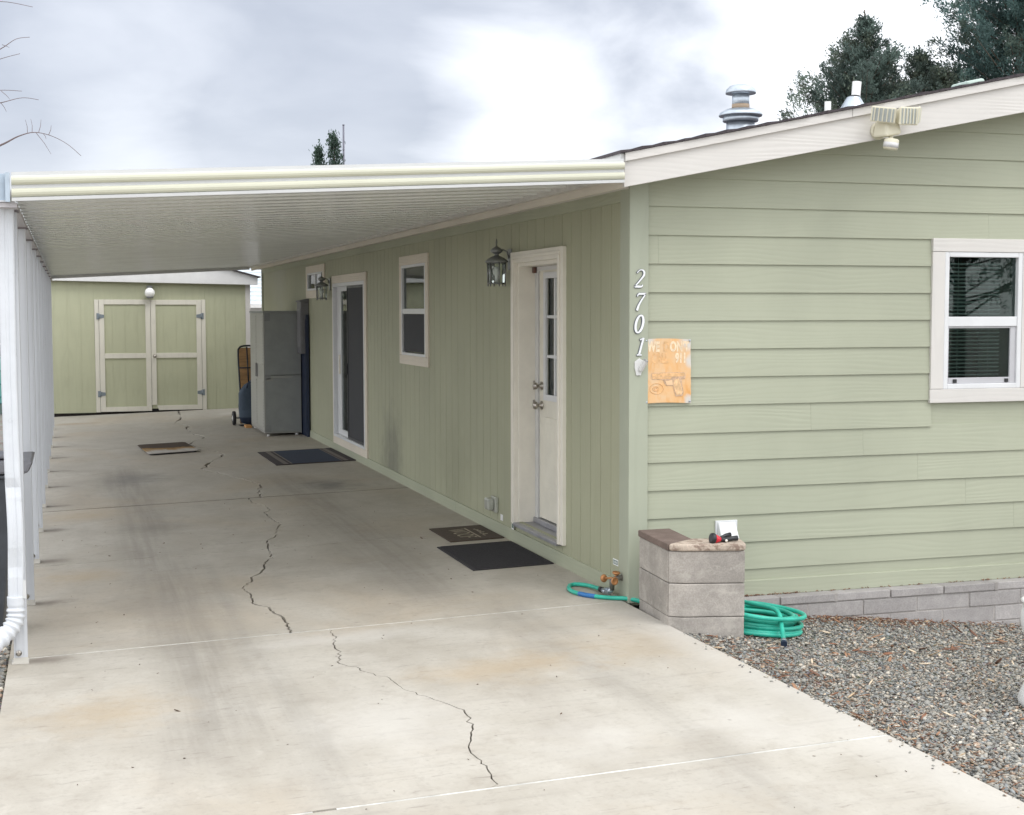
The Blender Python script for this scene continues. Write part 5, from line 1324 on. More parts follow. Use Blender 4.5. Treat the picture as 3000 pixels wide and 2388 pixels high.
# ------------------------------------------------------------------ cabinet, hand truck, things against the wall
def cabinet():
    t = thing('storage_cabinet', (-0.34, 13.6, -0.03), 'tall grey resin storage cabinet with louvred doors against the side wall', 'cabinet')
    x0, x1, y0, y1, z0, z1 = -0.615, -0.065, 12.80, 14.38, 0.015, 1.795
    part('side_panel', MB().box(x0 + 0.02, x1, y0, y0 + 0.03, z0 + 0.02, 0.873).box(x0 + 0.02, x1, y0, y0 + 0.03, 0.879, z1), m_cab, t, 0.004)
    part('side_panel', MB().box(x0 + 0.02, x1, y1 - 0.03, y1, z0 + 0.02, z1), m_cab, t)
    part('back_panel', MB().box(x1 - 0.02, x1 - 0.001, y0 + 0.031, y1 - 0.031, z0 + 0.02, z1 - 0.001), m_cab, t)
    part('top', MB().box(x0 - 0.008, x1 + 0.006, y0 - 0.008, y1 + 0.008, z1 + 0.001, z1 + 0.03), m_cab, t, 0.006)
    part('base', MB().box(x0 + 0.005, x1, y0 - 0.004, y1 + 0.004, z0, z0 + 0.0195), m_cabl, t, 0.004)
    for k, (a, b) in enumerate(((y0 + 0.004, (y0 + y1) / 2 - 0.003), ((y0 + y1) / 2 + 0.003, y1 - 0.004))):
        mb = MB(); mb.box(x0, x0 + 0.019, a, b, z0 + 0.024, z1 - 0.002); d = part('door', mb, m_cabl, t, 0.004)
        mb = MB()
        for i in range(38):
            z = z0 + 0.09 + i * 0.044
            if 0.80 < z < 1.0: continue
            mb.prism([(x0 + 0.0005, a + 0.06, z), (x0 + 0.0005, b - 0.06, z), (x0 + 0.0005, b - 0.06, z + 0.03), (x0 + 0.0005, a + 0.06, z + 0.03)][::-1], [(x0 - 0.009, a + 0.06, z), (x0 - 0.009, b - 0.06, z), (x0 - 0.001, b - 0.06, z + 0.03), (x0 - 0.001, a + 0.06, z + 0.03)][::-1])
        part('louvre', mb, m_cabl, d)
        yh = b - 0.06 if k == 0 else a + 0.03
        part('handle', MB().box(x0 - 0.022, x0 - 0.001, yh, yh + 0.03, 0.83, 1.03), plain('cab_handle', (0.2, 0.2, 0.19), 0.5), d, 0.005)
    for z in (0.08, 0.875, 1.735): part('corner_bracket', MB().box(x0 + 0.018, x0 + 0.10, y0 - 0.003, y0 - 0.0003, z - 0.06, z + 0.06 if z != 0.875 else z + 0.01), plain('cab_brk', (0.24, 0.25, 0.25), 0.5), t)
    mb = MB(); mb.box(x0 + 0.05, x0 + 0.42, y0 - 0.002, y0 - 0.0002, 0.835, 0.858); mb.box(x0 + 0.04, x0 + 0.13, y0 - 0.003, y0 - 0.0022, 0.79, 0.83); part('scuff_strip', mb, m_cabl, t)
    for x in (x0 + 0.06, x1 - 0.07):
        mb = MB(); mb.lathe([(0.025, 0), (0.025, 0.03)], (x, y0 + 0.03, zs(x)), 12); part('foot', mb, m_white, t)
        mb = MB(); mb.lathe([(0.025, 0), (0.025, 0.03)], (x, y1 - 0.03, zs(x)), 12); part('foot', mb, m_white, t)
cabinet()
mb = MB(); mb.box(-0.052, -0.018, 12.35, 14.0, zs(0) + 0.001, 1.765); mb.box(-0.058, -0.0525, 12.40, 12.46, 0.05, 1.7); mb.box(-0.058, -0.0525, 13.8, 13.86, 0.05, 1.7)
solo('folded_panel', mb, m_bluething, 'dark blue folded panel standing on edge between cabinet and wall', 'folding panel')
def truck():
    t = thing('hand_truck', (-0.55, 15.1, -0.03), 'black hand truck with curved handle and rubber wheels behind the grey cabinet', 'hand truck')
    mb = MB(); mb.tube(spline([(-0.70, 15.05, 0.10), (-0.705, 15.12, 0.60), (-0.72, 15.17, 1.12), (-0.70, 15.18, 1.22), (-0.63, 15.18, 1.255), (-0.45, 15.18, 1.255), (-0.38, 15.18, 1.22), (-0.36, 15.17, 1.12), (-0.37, 15.12, 0.6), (-0.37, 15.05, 0.1)], 6), 0.015, 8)
    part('frame', mb, m_blackp, t)
    mb = MB(); mb.tube([(-0.715, 15.14, 0.90), (-0.365, 15.14, 0.90)], 0.012, 8); mb.tube([(-0.705, 15.10, 0.5), (-0.37, 15.10, 0.5)], 0.012, 8); mb.tube([(-0.58, 15.17, 1.24), (-0.56, 15.12, 0.6)], 0.012, 8); part('crossbar', mb, m_blackp, t)
    mb = MB(); mb.box(-0.74, -0.34, 14.82, 15.05, zs(-.7) + 0.012, zs(-.7) + 0.02); part('toe_plate', mb, m_blackp, t)
    for x in (-0.80, -0.31):
        c = (x, 15.17, zs(-0.8) + 0.117)
        mb = MB(); mb.lathe([(0.075, -0.025), (0.105, -0.026), (0.115, -0.015), (0.115, 0.015), (0.105, 0.026), (0.075, 0.025)], c, 22, axis=(1, 0, 0)); w = part('wheel', mb, m_black, t)
        mb = MB(); mb.lathe([(0.018, -0.034), (0.03, -0.028), (0.074, -0.02), (0.074, 0.02), (0.03, 0.028), (0.018, 0.034)], c, 18, axis=(1, 0, 0)); part('hub', mb, m_white, w)
    mb = MB(); mb.tube([(-0.8, 15.17, zs(-0.8) + 0.117), (-0.31, 15.17, zs(-0.8) + 0.117)], 0.01, 8); part('axle', mb, m_blackp, t)
    # bag standing on the toe plate
    b = thing('duffel_bag', (-0.54, 14.9, 0), 'navy fabric bag with dark base leaning on the hand truck', 'bag')
    n = 20; prof = [(0.0, 0.06), (0.03, 0.155), (0.12, 0.19), (0.3, 0.20), (0.5, 0.19), (0.6, 0.165), (0.68, 0.10), (0.71, 0.03)]
    V = []; rg = random.Random(6)
    for (z, r_) in prof:
        for k in range(n):
            a = 2 * math.pi * k / n; s = 1 / max(abs(math.cos(a)), abs(math.sin(a))) ** 0.6
            V.append((-0.55 + 1.0 * r_ * s * math.cos(a) + rg.uniform(-.006, .006), 14.90 + 0.62 * r_ * s * math.sin(a) + 0.14 * z, zs(-0.55) + 0.022 + z + (0.05 * math.cos(a) * (z > 0.55))))
    m = len(prof); F = [(i * n + k, i * n + (k + 1) % n, (i + 1) * n + (k + 1) % n, (i + 1) * n + k) for i in range(m - 1) for k in range(n)] + [tuple(range(n - 1, -1, -1)), tuple((m - 1) * n + k for k in range(n))]
    mb = MB(); mb.add(V, F, 0, True); part('bag_body', mb, m_navy, b)
    mb = MB(); V2 = [(-0.55 + (x + 0.55) * 1.03, 14.9 + (y - 14.9) * 1.03, z) for x, y, z in V[:3 * n]]; mb.add(V2, F[:2 * n], 0, True); part('bag_base', mb, m_navyd, b)
    mb = MB(); mb.tube(spline([(-0.62, 14.90, 0.58), (-0.60, 14.86, 0.66), (-0.5, 14.86, 0.67), (-0.46, 14.90, 0.6)], 5), 0.012, 6); part('carry_handle', mb, m_navyd, b)
    mb = MB(); mb.obox((-0.56, 15.33, 0.60), (0.13, 0, 0), (0, 0.012, 0.0), (0, 0.06, 0.62)); solo('wooden_board', mb, m_wood, 'brown wooden board leaning upright behind the hand truck', 'board', bev=0.002)
    mb = MB(); mb.box(-0.69, -0.60, 14.46, 14.72, zs(-.65) + 0.001, zs(-.65) + 0.04); solo('wood_block', mb, m_orange, 'small orange wood offcut on the slab by the cabinet foot', 'wood block', bev=0.002)
truck()

# ------------------------------------------------------------------ trash bin, left side junk, urn
def bin_():
    t = thing('trash_bin', (-3.95, 0.78, -0.16), 'charcoal wheeled trash bin with lid behind the first carport post', 'bin')
    lo = [(-4.16, 0.52, -0.12), (-3.77, 0.52, -0.12), (-3.77, 1.04, -0.12), (-4.16, 1.04, -0.12)]; hi = [(-4.28, 0.46, 0.87), (-3.665, 0.46, 0.87), (-3.665, 1.08, 0.87), (-4.28, 1.08, 0.87)]
    mb = MB(); mb.prism(lo, hi); mb.box(-4.30, -3.66, 0.445, 1.09, 0.84, 0.868); part('body', mb, m_bin, t, 0.02)
    mb = MB(); mb.prism([(-4.32, 0.43, 0.872), (-3.60, 0.43, 0.872), (-3.60, 1.10, 0.872), (-4.32, 1.10, 0.872)], [(-4.30, 0.46, 0.93), (-3.565, 0.46, 0.945), (-3.565, 1.08, 0.945), (-4.30, 1.08, 0.93)]); part('lid', mb, m_binlid, t, 0.02)
    mb = MB(); mb.box(-4.2, -3.70, 0.58, 0.96, 0.9465, 0.965); part('lid_panel', mb, m_binlid, t, 0.01)
    for y in (0.50, 1.06):
        mb = MB(); mb.lathe([(0.12, -0.03), (0.125, 0), (0.12, 0.03)], (-4.2, y, -0.04), 16, axis=(0, 1, 0)); part('wheel', mb, m_black, t)
    mb = MB(); mb.lathe([(0.03, 0), (0.03, 0.01), (0.01, 0.014)], (-3.82, 0.51, 0.1), 12, axis=(0, -1, 0)); part('plug', mb, m_black, t)
bin_()
def left_side():
    G = -0.165
    # chain link fence
    t = thing('chain_link_fence', (-6, 22.6, G), 'galvanised chain link fence at the far left beyond the posts', 'fence')
    mb = MB()
    for z in (1.66, 1.50, 1.16): mb.tube([(-13, 22.6, z), (-4.3, 22.6, z)], 0.018, 8)
    part('rail', mb, m_galv, t)
    for x in (-12.5, -9.8, -7.1, -4.35):
        mb = MB(); mb.tube([(x, 22.63, G), (x, 22.63, 1.7)], 0.028, 8); part('fence_post', mb, m_galv, t)
    mb = MB(); x = -8.0
    while x < -4.4:
        for s in (1, -1): mb.tube([(x, 22.58, G + 0.05), (x + s * 1.75, 22.58, 1.60)] if -8.2 < x + s * 1.75 < -4.3 else [(x, 22.58, G + 0.05), (x + s * 0.3, 22.58, 0.32)], 0.003, 3, cap=False)
        x += 0.09
    o = part('wire_mesh', mb, m_galv, t, kind='stuff')
    # water tote and junk
    t = thing('water_tote', (-4.9, 21.5, G), 'teal plastic crate with ribs at the far left edge', 'crate')
    part('tank', MB().box(-5.35, -4.60, 21.0, 21.8, G + 0.2, 0.92), m_teal, t, 0.02)
    mb = MB()
    for z in (0.15, 0.4, 0.66, 0.915): mb.box(-5.37, -4.585, 20.98, 21.82, z, z + 0.03)
    part('rib', mb, plain('teal_dark', (0.06, 0.24, 0.25), 0.5), t)
    part('pallet', MB().box(-5.38, -4.58, 20.98, 21.82, G + 0.001, G + 0.19), plain('pallet_grey', (0.16, 0.22, 0.21), 0.7), t)
    mb = MB(); mb.obox((-4.42, 21.9, 0.40), (0.22, 0, 0), (0, 0.012, 0), (0, 0.05, 0.54)); solo('chip_board', mb, m_osb, 'tan chipboard sheet leaning beside the teal crate', 'board')
    def lump(name, c, r, mat, label, cat):
        mb = MB(); rg = random.Random(int(abs(c[0] * 100))); n, m = 12, 8; V = []
        for j in range(m + 1):
            for k in range(n):
                a, p = 2 * math.pi * k / n, math.pi * j / m; w = 1 + rg.uniform(-.13, .13)
                V.append((c[0] + r[0] * w * math.sin(p) * math.cos(a), c[1] + r[1] * w * math.sin(p) * math.sin(a), c[2] - r[2] * math.cos(p) * (1 + rg.uniform(-.06, .06))))
        mb.add(V, [(j * n + k, j * n + (k + 1) % n, (j + 1) * n + (k + 1) % n, (j + 1) * n + k) for j in range(m) for k in range(n)], 0, True); return solo(name, mb, mat, label, cat)
    lump('plastic_bag', (-4.56, 21.55, 1.04), (0.14, 0.16, 0.12), m_black, 'black plastic bag on top of the teal crate', 'bag')
    lump('plastic_bag', (-4.40, 21.3, 0.03), (0.17, 0.2, 0.20), m_black, 'black plastic bag on the ground beside the teal crate', 'bag')
    t = thing('drain_pipe', (-4.4, 22.1, G), 'white gutter bracket and bent pipe on a post at the far left', 'pipe')
    part('pole', MB().box(-4.46, -4.40, 22.12, 22.18, G, 2.25), m_white, t)
    mb = MB(); mb.tube(spline([(-4.42, 22.1, 2.15), (-4.55, 22.1, 2.17), (-4.60, 22.1, 2.10), (-4.60, 22.1, 1.93), (-4.55, 22.1, 1.86), (-4.42, 22.1, 1.85)], 6), 0.028, 8); part('pipe', mb, m_white, t)
    mb = MB(); mb.box(-4.62, -4.38, 22.05, 22.11, 2.185, 2.215); mb.box(-4.58, -4.40, 22.05, 22.11, 1.80, 1.82); part('bracket', mb, m_white, t)
left_side()
def urn():
    t = thing('urn_planter', (2.46, -1.75, zg(2.2)), 'white urn planter standing on the gravel at the right edge', 'planter')
    c = (1.385, -2.37, zg(1.38))
    pr = [(0.185, 0.0), (0.205, 0.02), (0.21, 0.05), (0.195, 0.09), (0.165, 0.15), (0.15, 0.21), (0.15, 0.30), (0.17, 0.35), (0.195, 0.40), (0.205, 0.45), (0.20, 0.50), (0.19, 0.535), (0.205, 0.55), (0.19, 0.56), (0.165, 0.55), (0.15, 0.46), (0.03, 0.44)]
    t.location = c; WLOC[t.name] = Vector(c)
    mb = MB(); mb.lathe(pr, c, 28); part('urn_body', mb, m_white, t)
urn()

# ------------------------------------------------------------------ neighbours
def neighbours():
    t = thing('neighbor_house', (2, 33, -0.2), 'pale neighbouring house with light blue grey shingle roof behind the shed', 'house')
    part('wall', MB().box(-1.6, 6, 32, 38, -0.3, 2.05), m_white, t)
    mb = MB()
    mr = plain('pale_shingle', (0.50, 0.55, 0.58), 0.85, var=0.15, ns=12, stretch=(1, 1, 4))
    for i in range(10):
        y0, y1 = 31.6 + i * 0.34, 31.6 + (i + 1) * 0.34 + 0.02; za, zb = 2.0 + i * 0.12, 2.0 + (i + 1) * 0.12
        mb.prism([(-1.9, y0, za), (6.3, y0, za), (6.3, y1, zb), (-1.9, y1, zb)], [(-1.9, y0, za + 0.03), (6.3, y0, za + 0.03), (6.3, y1, zb + 0.01), (-1.9, y1, zb + 0.01)])
    mb.prism([(-1.9, 35.0, 3.2), (6.3, 35.0, 3.2), (6.3, 38.4, 2.0), (-1.9, 38.4, 2.0)], [(-1.9, 35.0, 3.23), (6.3, 35.0, 3.23), (6.3, 38.4, 2.03), (-1.9, 38.4, 2.03)]); part('roof', mb, mr, t)
    part('gutter', MB().box(-1.9, 6.3, 31.53, 31.6, 1.92, 2.02), m_white, t)
    t = thing('wooden_fence', (0.5, 26, -0.2), 'brown wooden board fence glimpsed between the shed and the house', 'fence')
    for i in range(14):
        x = -1.4 + i * 0.15; part('board', MB().box(x, x + 0.14, 26, 26.02, -0.3, 1.80 + 0.02 * (i % 3)), m_wood, t)
    part('rail', MB().box(-1.4, 0.7, 26.021, 26.06, 1.3, 1.4), m_wood, t)
neighbours()

# ------------------------------------------------------------------ trees
def leaf_object(name, centers, dirs, sizes, cols, parent, per=9, seed=1):
    rg = np.random.RandomState(seed); n = len(centers); N = n * per
    C0 = np.repeat(centers, per, 0); D = np.repeat(dirs, per, 0); S = np.repeat(sizes, per); K = np.repeat(cols, per, 0)
    off = rg.normal(size=(N, 3)) * S[:, None] * 0.55
    ax = D + rg.normal(size=(N, 3)) * 0.65; ax /= np.linalg.norm(ax, axis=1)[:, None]
    sd_ = np.cross(ax, rg.normal(size=(N, 3))); sd_ /= np.linalg.norm(sd_, axis=1)[:, None] + 1e-9
    L = S * rg.uniform(0.5, 1.1, N); W = L * rg.uniform(0.22, 0.42, N)
    P = C0 + off
    v0 = P - ax * L[:, None] * 0.5; v1 = P + sd_ * W[:, None] * 0.5; v2 = P + ax * L[:, None] * 0.5; v3 = P - sd_ * W[:, None] * 0.5
    V = np.stack([v0, v1, v2, v3], 1).reshape(-1, 3)
    me = bpy.data.meshes.new(name); me.vertices.add(len(V)); me.vertices.foreach_set('co', V.astype(np.float32).ravel())
    me.loops.add(len(V)); me.loops.foreach_set('vertex_index', np.arange(len(V), dtype=np.int32))
    me.polygons.add(N); me.polygons.foreach_set('loop_start', np.arange(0, 4 * N, 4, dtype=np.int32)); me.polygons.foreach_set('loop_total', np.full(N, 4, dtype=np.int32))
    a = me.attributes.new('tint', 'FLOAT_COLOR', 'POINT'); c4 = np.ones((len(V), 4), np.float32); c4[:, :3] = np.repeat(K * rg.uniform(0.75, 1.25, (N, 1)), 4, 0); a.data.foreach_set('color', c4.ravel())
    me.materials.append(m_leaf); me.update(); me.validate()
    o = bpy.data.objects.new(name, me); place(o, parent); return o
def conifer(base, H, rad, seed, label, col, lean=0.0, crown0=0.12, wild=1.0, dens=1.0, per=9, group=None, name='conifer_tree', top_r=0.12, pw=0.8):
    rg = np.random.RandomState(seed); t = thing(name, base, label, 'tree', group); B = np.array(base)
    mb = MB(); tp = [(base[0] + lean * k / 8 * H * 0.1 + rg.uniform(-.05, .05) * (k > 0), base[1], base[2] + H * 0.97 * k / 8) for k in range(9)]; mb.tube(tp, [max(0.02, H * 0.017 * (1 - k / 8.2)) for k in range(9)], 8); part('trunk', mb, m_bark, t)
    cs, ds, ss, ks = [], [], [], []; br = MB()
    nb = int(95 * dens * (H / 9))
    for i in range(nb):
        f = crown0 + (1 - crown0) * min(0.995, ((i + rg.uniform(0, 1)) / nb)) ** 0.6; z = H * f
        R_ = rad * (1 - f) ** pw * rg.uniform(0.55, 1.18) * (1 + 0.25 * wild * math.sin(7 * f + seed)) + top_r
        a = rg.uniform(0, 2 * math.pi); rise = rg.uniform(0.25, 0.95)
        p0 = np.array([base[0] + lean * f * H * 0.1, base[1], base[2] + z * 0.94]); d = np.array([math.cos(a), math.sin(a), rise]); d /= np.linalg.norm(d)
        tip = p0 + d * R_ * 1.15; br.tube([p0, (p0 + tip) / 2 + np.array([0, 0, -0.04 * R_]), tip], [0.03 * (1 - f) + 0.012, 0.02 * (1 - f) + 0.008, 0.005], 4, cap=False)
        m = max(4, int(R_ * 11)); tint = np.array(col) * rg.uniform(0.65, 1.35) + (np.array([0.03, 0.02, 0.0]) if rg.rand() < 0.25 else 0)
        for k in range(m):
            s = (k + rg.rand()) / m; s = 0.22 + 0.78 * s
            q = p0 + d * R_ * 1.15 * s + rg.normal(size=3) * R_ * 0.085 * (1.15 - 0.5 * s) + np.array([0, 0, rg.uniform(-0.05, 0.12) * R_])
            cs.append(q); dd = d + np.array([0, 0, 0.6]) + rg.normal(size=3) * 0.3; ds.append(dd / np.linalg.norm(dd)); ss.append(rg.uniform(0.08, 0.17)); ks.append(tint * rg.uniform(0.85, 1.15))
    part('branches', br, m_bark, t)
    leaf_object('crown', np.array(cs), np.array(ds), np.array(ss), np.array(ks), t, per, seed)
    return t
conifer((18.55, 28, -0.4), 11.1, 3.7, 3, 'blue green juniper behind the roof, left of the larger conifer', (0.12, 0.165, 0.145), wild=1.2, dens=1.9, per=28, group='conifers behind the house')
conifer((23.0, 27, -0.4), 15.5, 4.5, 9, 'tall dense conifer at the top right, its top out of frame', (0.10, 0.165, 0.155), wild=0.9, dens=2.2, per=28, group='conifers behind the house')
conifer((21.0, 29, -0.4), 10.4, 4.2, 15, 'low conifer filling the gap between the two larger conifers', (0.12, 0.16, 0.135), wild=1.3, dens=1.8, per=26, group='conifers behind the house')
conifer((22.5, -29, -0.5), 13.5, 7.5, 27, 'conifer across the street, mirrored in the gable window', (0.06, 0.12, 0.09), wild=1.0, dens=2.0, per=20)
def cypress(base, H, r, seed, label):
    rg = np.random.RandomState(seed); t = thing('cypress_tree', base, label, 'tree', 'slim cypresses beyond the carport roof')
    mb = MB(); mb.tube([base, (base[0], base[1], base[2] + H * 0.95)], [0.1, 0.02], 6); part('trunk', mb, m_bark, t)
    cs, ds, ss, ks = [], [], [], []
    for i in range(1500):
        f = rg.rand(); z = H * (0.05 + 0.95 * f); rr = r * min(1, (1.0 - f) * 5.5 + 0.1) * (0.45 + 0.6 * rg.rand() ** 0.5); a = rg.uniform(0, 6.283)
        cs.append((base[0] + rr * math.cos(a) - 0.10 * max(0, f - 0.9) * H * 0.3, base[1] + rr * math.sin(a), base[2] + z)); ds.append((0.2 * math.cos(a), 0.2 * math.sin(a), 1)); ss.append(rg.uniform(0.1, 0.2)); ks.append(np.array((0.07, 0.11, 0.085)) * rg.uniform(0.6, 1.4))
    leaf_object('crown', np.array(cs), np.array(ds), np.array(ss), np.array(ks), t, 6, seed)
cypress((5.73, 45, -0.4), 8.35, 0.17, 21, 'slimmer left cypress tip showing over the carport roof')
cypress((6.30, 45, -0.4), 8.85, 0.30, 22, 'fuller right cypress tip beside the pole over the carport roof')
mb = MB(); mb.tube([(6.66, 45, -0.4), (6.66, 45, 8.78)], [0.06, 0.035], 8); mb.lathe([(0.04, 0), (0.05, 0.03), (0.0, 0.05)], (6.66, 45, 8.77), 8)
solo('utility_pole', mb, plain('pole_grey', (0.16, 0.16, 0.2), 0.6), 'thin dark pole rising beside the cypresses over the carport roof', 'pole')
def bare_branch(mb, p, d, L, r, depth, rg, droop=0.0):
    n = 6; pts = [Vector(p)]; d = Vector(d).normalized()
    for i in range(n):
        d = (d + Vector((rg.uniform(-1, 1), rg.uniform(-1, 1), rg.uniform(-1, 1))) * 0.10 + Vector((0, 0, -droop))).normalized()
        pts.append(pts[-1] + d * L / n)
    mb.tube(pts, [max(0.003, r * (1 - 0.75 * i / n)) for i in range(n + 1)], 5, cap=False)
    if depth:
        for k in range(rg.randint(3, 5)):
            i = rg.randint(2, n); dd = (d + Vector((rg.uniform(-1, 1), rg.uniform(-1, 1), rg.uniform(-0.6, 0.9))) * 0.9).normalized()
            bare_branch(mb, pts[i], dd, L * rg.uniform(0.35, 0.6), r * 0.45, depth - 1, rg, droop * 1.2)
def bare_trees():
    rg = random.Random(12)
    t = thing('bare_tree', (-6.6, 9, -0.165), 'leafless tree at the far left reaching thin arching twigs into the sky', 'tree')
    mb = MB(); mb.tube([(-6.6, 9, -0.165), (-6.55, 9, 1.2), (-6.45, 9.05, 2.6), (-6.4, 9, 4.2), (-6.3, 9, 5.6)], [0.14, 0.12, 0.10, 0.07, 0.03], 9); part('trunk', mb, m_bark, t)
    mb = MB()
    # limbs whose tips arch into view
    limbs = [[(-6.4, 9, 4.0), (-5.2, 9, 4.9), (-4.4, 9, 5.25), (-4.0, 9, 5.31), (-3.66, 9, 5.27)],
             [(-6.42, 9, 3.4), (-5.2, 9, 4.2), (-4.35, 9, 4.6), (-4.02, 9, 4.78), (-3.85, 9, 4.90), (-3.70, 9, 4.93)],
             [(-6.42, 9, 3.2), (-5.1, 9, 4.2), (-4.3, 9, 4.55), (-4.02, 9, 4.67), (-3.81, 9, 4.74)],
             [(-6.45, 9, 2.9), (-5.2, 9, 3.9), (-4.3, 9, 4.27), (-4.03, 9, 4.32), (-3.80, 9, 4.32)],
             [(-6.45, 9, 2.8), (-5.2, 9, 3.7), (-4.3, 9, 4.12), (-4.03, 9, 4.18), (-3.80, 9, 4.245), (-3.62, 9, 4.23)],
             [(-6.47, 9, 2.2), (-5.4, 9, 3.0), (-4.5, 9, 3.50), (-4.05, 9, 3.70), (-3.85, 9, 3.81), (-3.68, 9, 3.86), (-3.50, 9, 3.83), (-3.32, 9, 3.74), (-3.17, 9, 3.61)]]
    for L_ in limbs:
        sp = spline(L_, 6); n = len(sp); mb.tube(sp, [0.035 * (1 - i / n) ** 3 + 0.0030 for i in range(n)], 5, cap=False)
    for base, tip in (((-3.66, 9, 3.86), (-3.50, 9.1, 3.63)), ((-3.75, 9, 3.85), (-3.77, 9, 4.0)), ((-3.70, 9, 3.86), (-3.71, 9, 4.01)), ((-3.63, 9, 3.86), (-3.60, 9, 4.01)), ((-3.52, 9, 3.84), (-3.49, 9, 3.95)), ((-3.58, 9, 3.85), (-3.55, 9, 3.79)), ((-4.03, 9, 4.18), (-3.97, 9, 4.08)), ((-4.0, 9, 4.83), (-3.92, 9, 4.80)), ((-4.02, 9, 4.31), (-3.93, 9, 4.22))):
        mb.tube([base, ((base[0] + tip[0]) / 2 + 0.008, base[1], (base[2] + tip[2]) / 2), tip], [0.0045, 0.0035, 0.002], 4, cap=False)
    for k in range(10): bare_branch(mb, (-6.45, 9, 2.2 + 0.33 * k), (rg.uniform(-1, 0.1), rg.uniform(-1, 1), 0.8), 1.5, 0.03, 2, rg)
    part('branches', mb, m_twig, t)
    rg = random.Random(31)
    t = thing('bare_tree', (-7.2, 38, -0.165), 'pale leafless tree in the background left of the posts', 'tree')
    mb = MB(); mb.tube([(-7.2, 38, -0.165), (-7.1, 38, 2.5), (-6.9, 38, 4.6)], [0.15, 0.11, 0.05], 7); part('trunk', mb, m_twigpale, t)
    mb = MB()
    for k in range(34): bare_branch(mb, (-7.15 + 0.05 * (k % 4), 38, 1.6 + 0.09 * k), (rg.uniform(-0.7, 1), rg.uniform(-1, 1), 0.75), 1.7, 0.03, 2, rg)
    part('branches', mb, m_twigpale, t)
bare_trees()
def shrub(base, H, r, seed, label, col, n=900):
    rg = np.random.RandomState(seed); t = thing('evergreen_shrub', base, label, 'shrub')
    mb = MB(); mb.tube([base, (base[0], base[1], base[2] + H * 0.7)], [0.06, 0.02], 6); part('stem', mb, m_bark, t)
    d = rg.normal(size=(n, 3)); d /= np.linalg.norm(d, axis=1)[:, None]; q = rg.uniform(0.4, 1, n) ** 0.5
    P = np.array(base) + np.array([0, 0, H * 0.52]) + d * q[:, None] * np.array([r, r, H * 0.5]) * rg.uniform(0.8, 1.12, (n, 1))
    leaf_object('crown', P, d * 0.5 + np.array([0, 0, 0.7]), rg.uniform(0.12, 0.26, n), np.array(col) * rg.uniform(0.6, 1.4, (n, 1)), t, 8, seed)
shrub((-5.2, 27, -0.165), 2.75, 0.9, 41, 'yellow green conifer shrub peeking left of the first post', (0.20, 0.22, 0.03))
shrub((-4.9, 25, -0.165), 2.05, 1.0, 42, 'dark green shrub behind the chain link fence', (0.035, 0.07, 0.035))

# ------------------------------------------------------------------ gravel, chips, litter
ICO_V = None
def ico():
    p = (1 + 5 ** 0.5) / 2
    v = np.array([(-1, p, 0), (1, p, 0), (-1, -p, 0), (1, -p, 0), (0, -1, p), (0, 1, p), (0, -1, -p), (0, 1, -p), (p, 0, -1), (p, 0, 1), (-p, 0, -1), (-p, 0, 1)], float); v /= np.linalg.norm(v[0])
    f = np.array([(0, 11, 5), (0, 5, 1), (0, 1, 7), (0, 7, 10), (0, 10, 11), (1, 5, 9), (5, 11, 4), (11, 10, 2), (10, 7, 6), (7, 1, 8), (3, 9, 4), (3, 4, 2), (3, 2, 6), (3, 6, 8), (3, 8, 9), (4, 9, 5), (2, 4, 11), (6, 2, 10), (8, 6, 7), (9, 8, 1)])
    return v, f
def scatter(name, P, size, flat, cols, mat, label, cat, seed, elong=(0.7, 1.3)):
    rg = np.random.RandomState(seed); v, f = ico(); n = len(P)
    S = np.stack([size * rg.uniform(*elong, n), size * rg.uniform(0.7, 1.3, n) * (0.35 if elong[1] > 2 else 1), size * flat * rg.uniform(0.7, 1.2, n)], 1)
    V = v[None] * S[:, None] * (1 + rg.uniform(-0.22, 0.22, (n, 12, 1)))
    a = rg.uniform(0, 6.283, n); tx, ty = rg.normal(0, 0.3, n), rg.normal(0, 0.3, n)
    c, s = np.cos(a), np.sin(a); X = V[..., 0] * c[:, None] - V[..., 1] * s[:, None]; Y = V[..., 0] * s[:, None] + V[..., 1] * c[:, None]
    Z = V[..., 2] + X * tx[:, None] + Y * ty[:, None]
    V = np.stack([X, Y, Z], 2) + P[:, None]; V = V.reshape(-1, 3)
    F = (f[None] + (np.arange(n) * 12)[:, None, None]).reshape(-1, 3)
    me = bpy.data.meshes.new(name); me.vertices.add(len(V)); me.vertices.foreach_set('co', V.astype(np.float32).ravel())
    me.loops.add(F.size); me.loops.foreach_set('vertex_index', F.astype(np.int32).ravel()); m = len(F)
    me.polygons.add(m); me.polygons.foreach_set('loop_start', np.arange(0, 3 * m, 3, dtype=np.int32)); me.polygons.foreach_set('loop_total', np.full(m, 3, dtype=np.int32))
    at = me.attributes.new('tint', 'FLOAT_COLOR', 'POINT'); c4 = np.ones((len(V), 4), np.float32); c4[:, :3] = np.repeat(cols, 12, 0); at.data.foreach_set('color', c4.ravel())
    me.materials.append(mat); me.update(); me.validate()
    o = bpy.data.objects.new(name, me); C.objects.link(o); return tag(o, label, cat, None, 'stuff')
def zg_v(x): return -0.055 - 0.102 * np.clip(x, 0, 3.6)
def stone_cols(n, rg):
    pal = np.array([(0.27, 0.265, 0.24), (0.33, 0.31, 0.27), (0.20, 0.205, 0.195), (0.40, 0.355, 0.29), (0.31, 0.225, 0.165), (0.15, 0.145, 0.14), (0.50, 0.46, 0.39), (0.26, 0.275, 0.275)]); w = np.array([0.24, 0.2, 0.16, 0.12, 0.1, 0.07, 0.04, 0.07])
    return pal[rg.choice(8, n, p=w / w.sum())] * rg.uniform(0.7, 1.3, (n, 1))
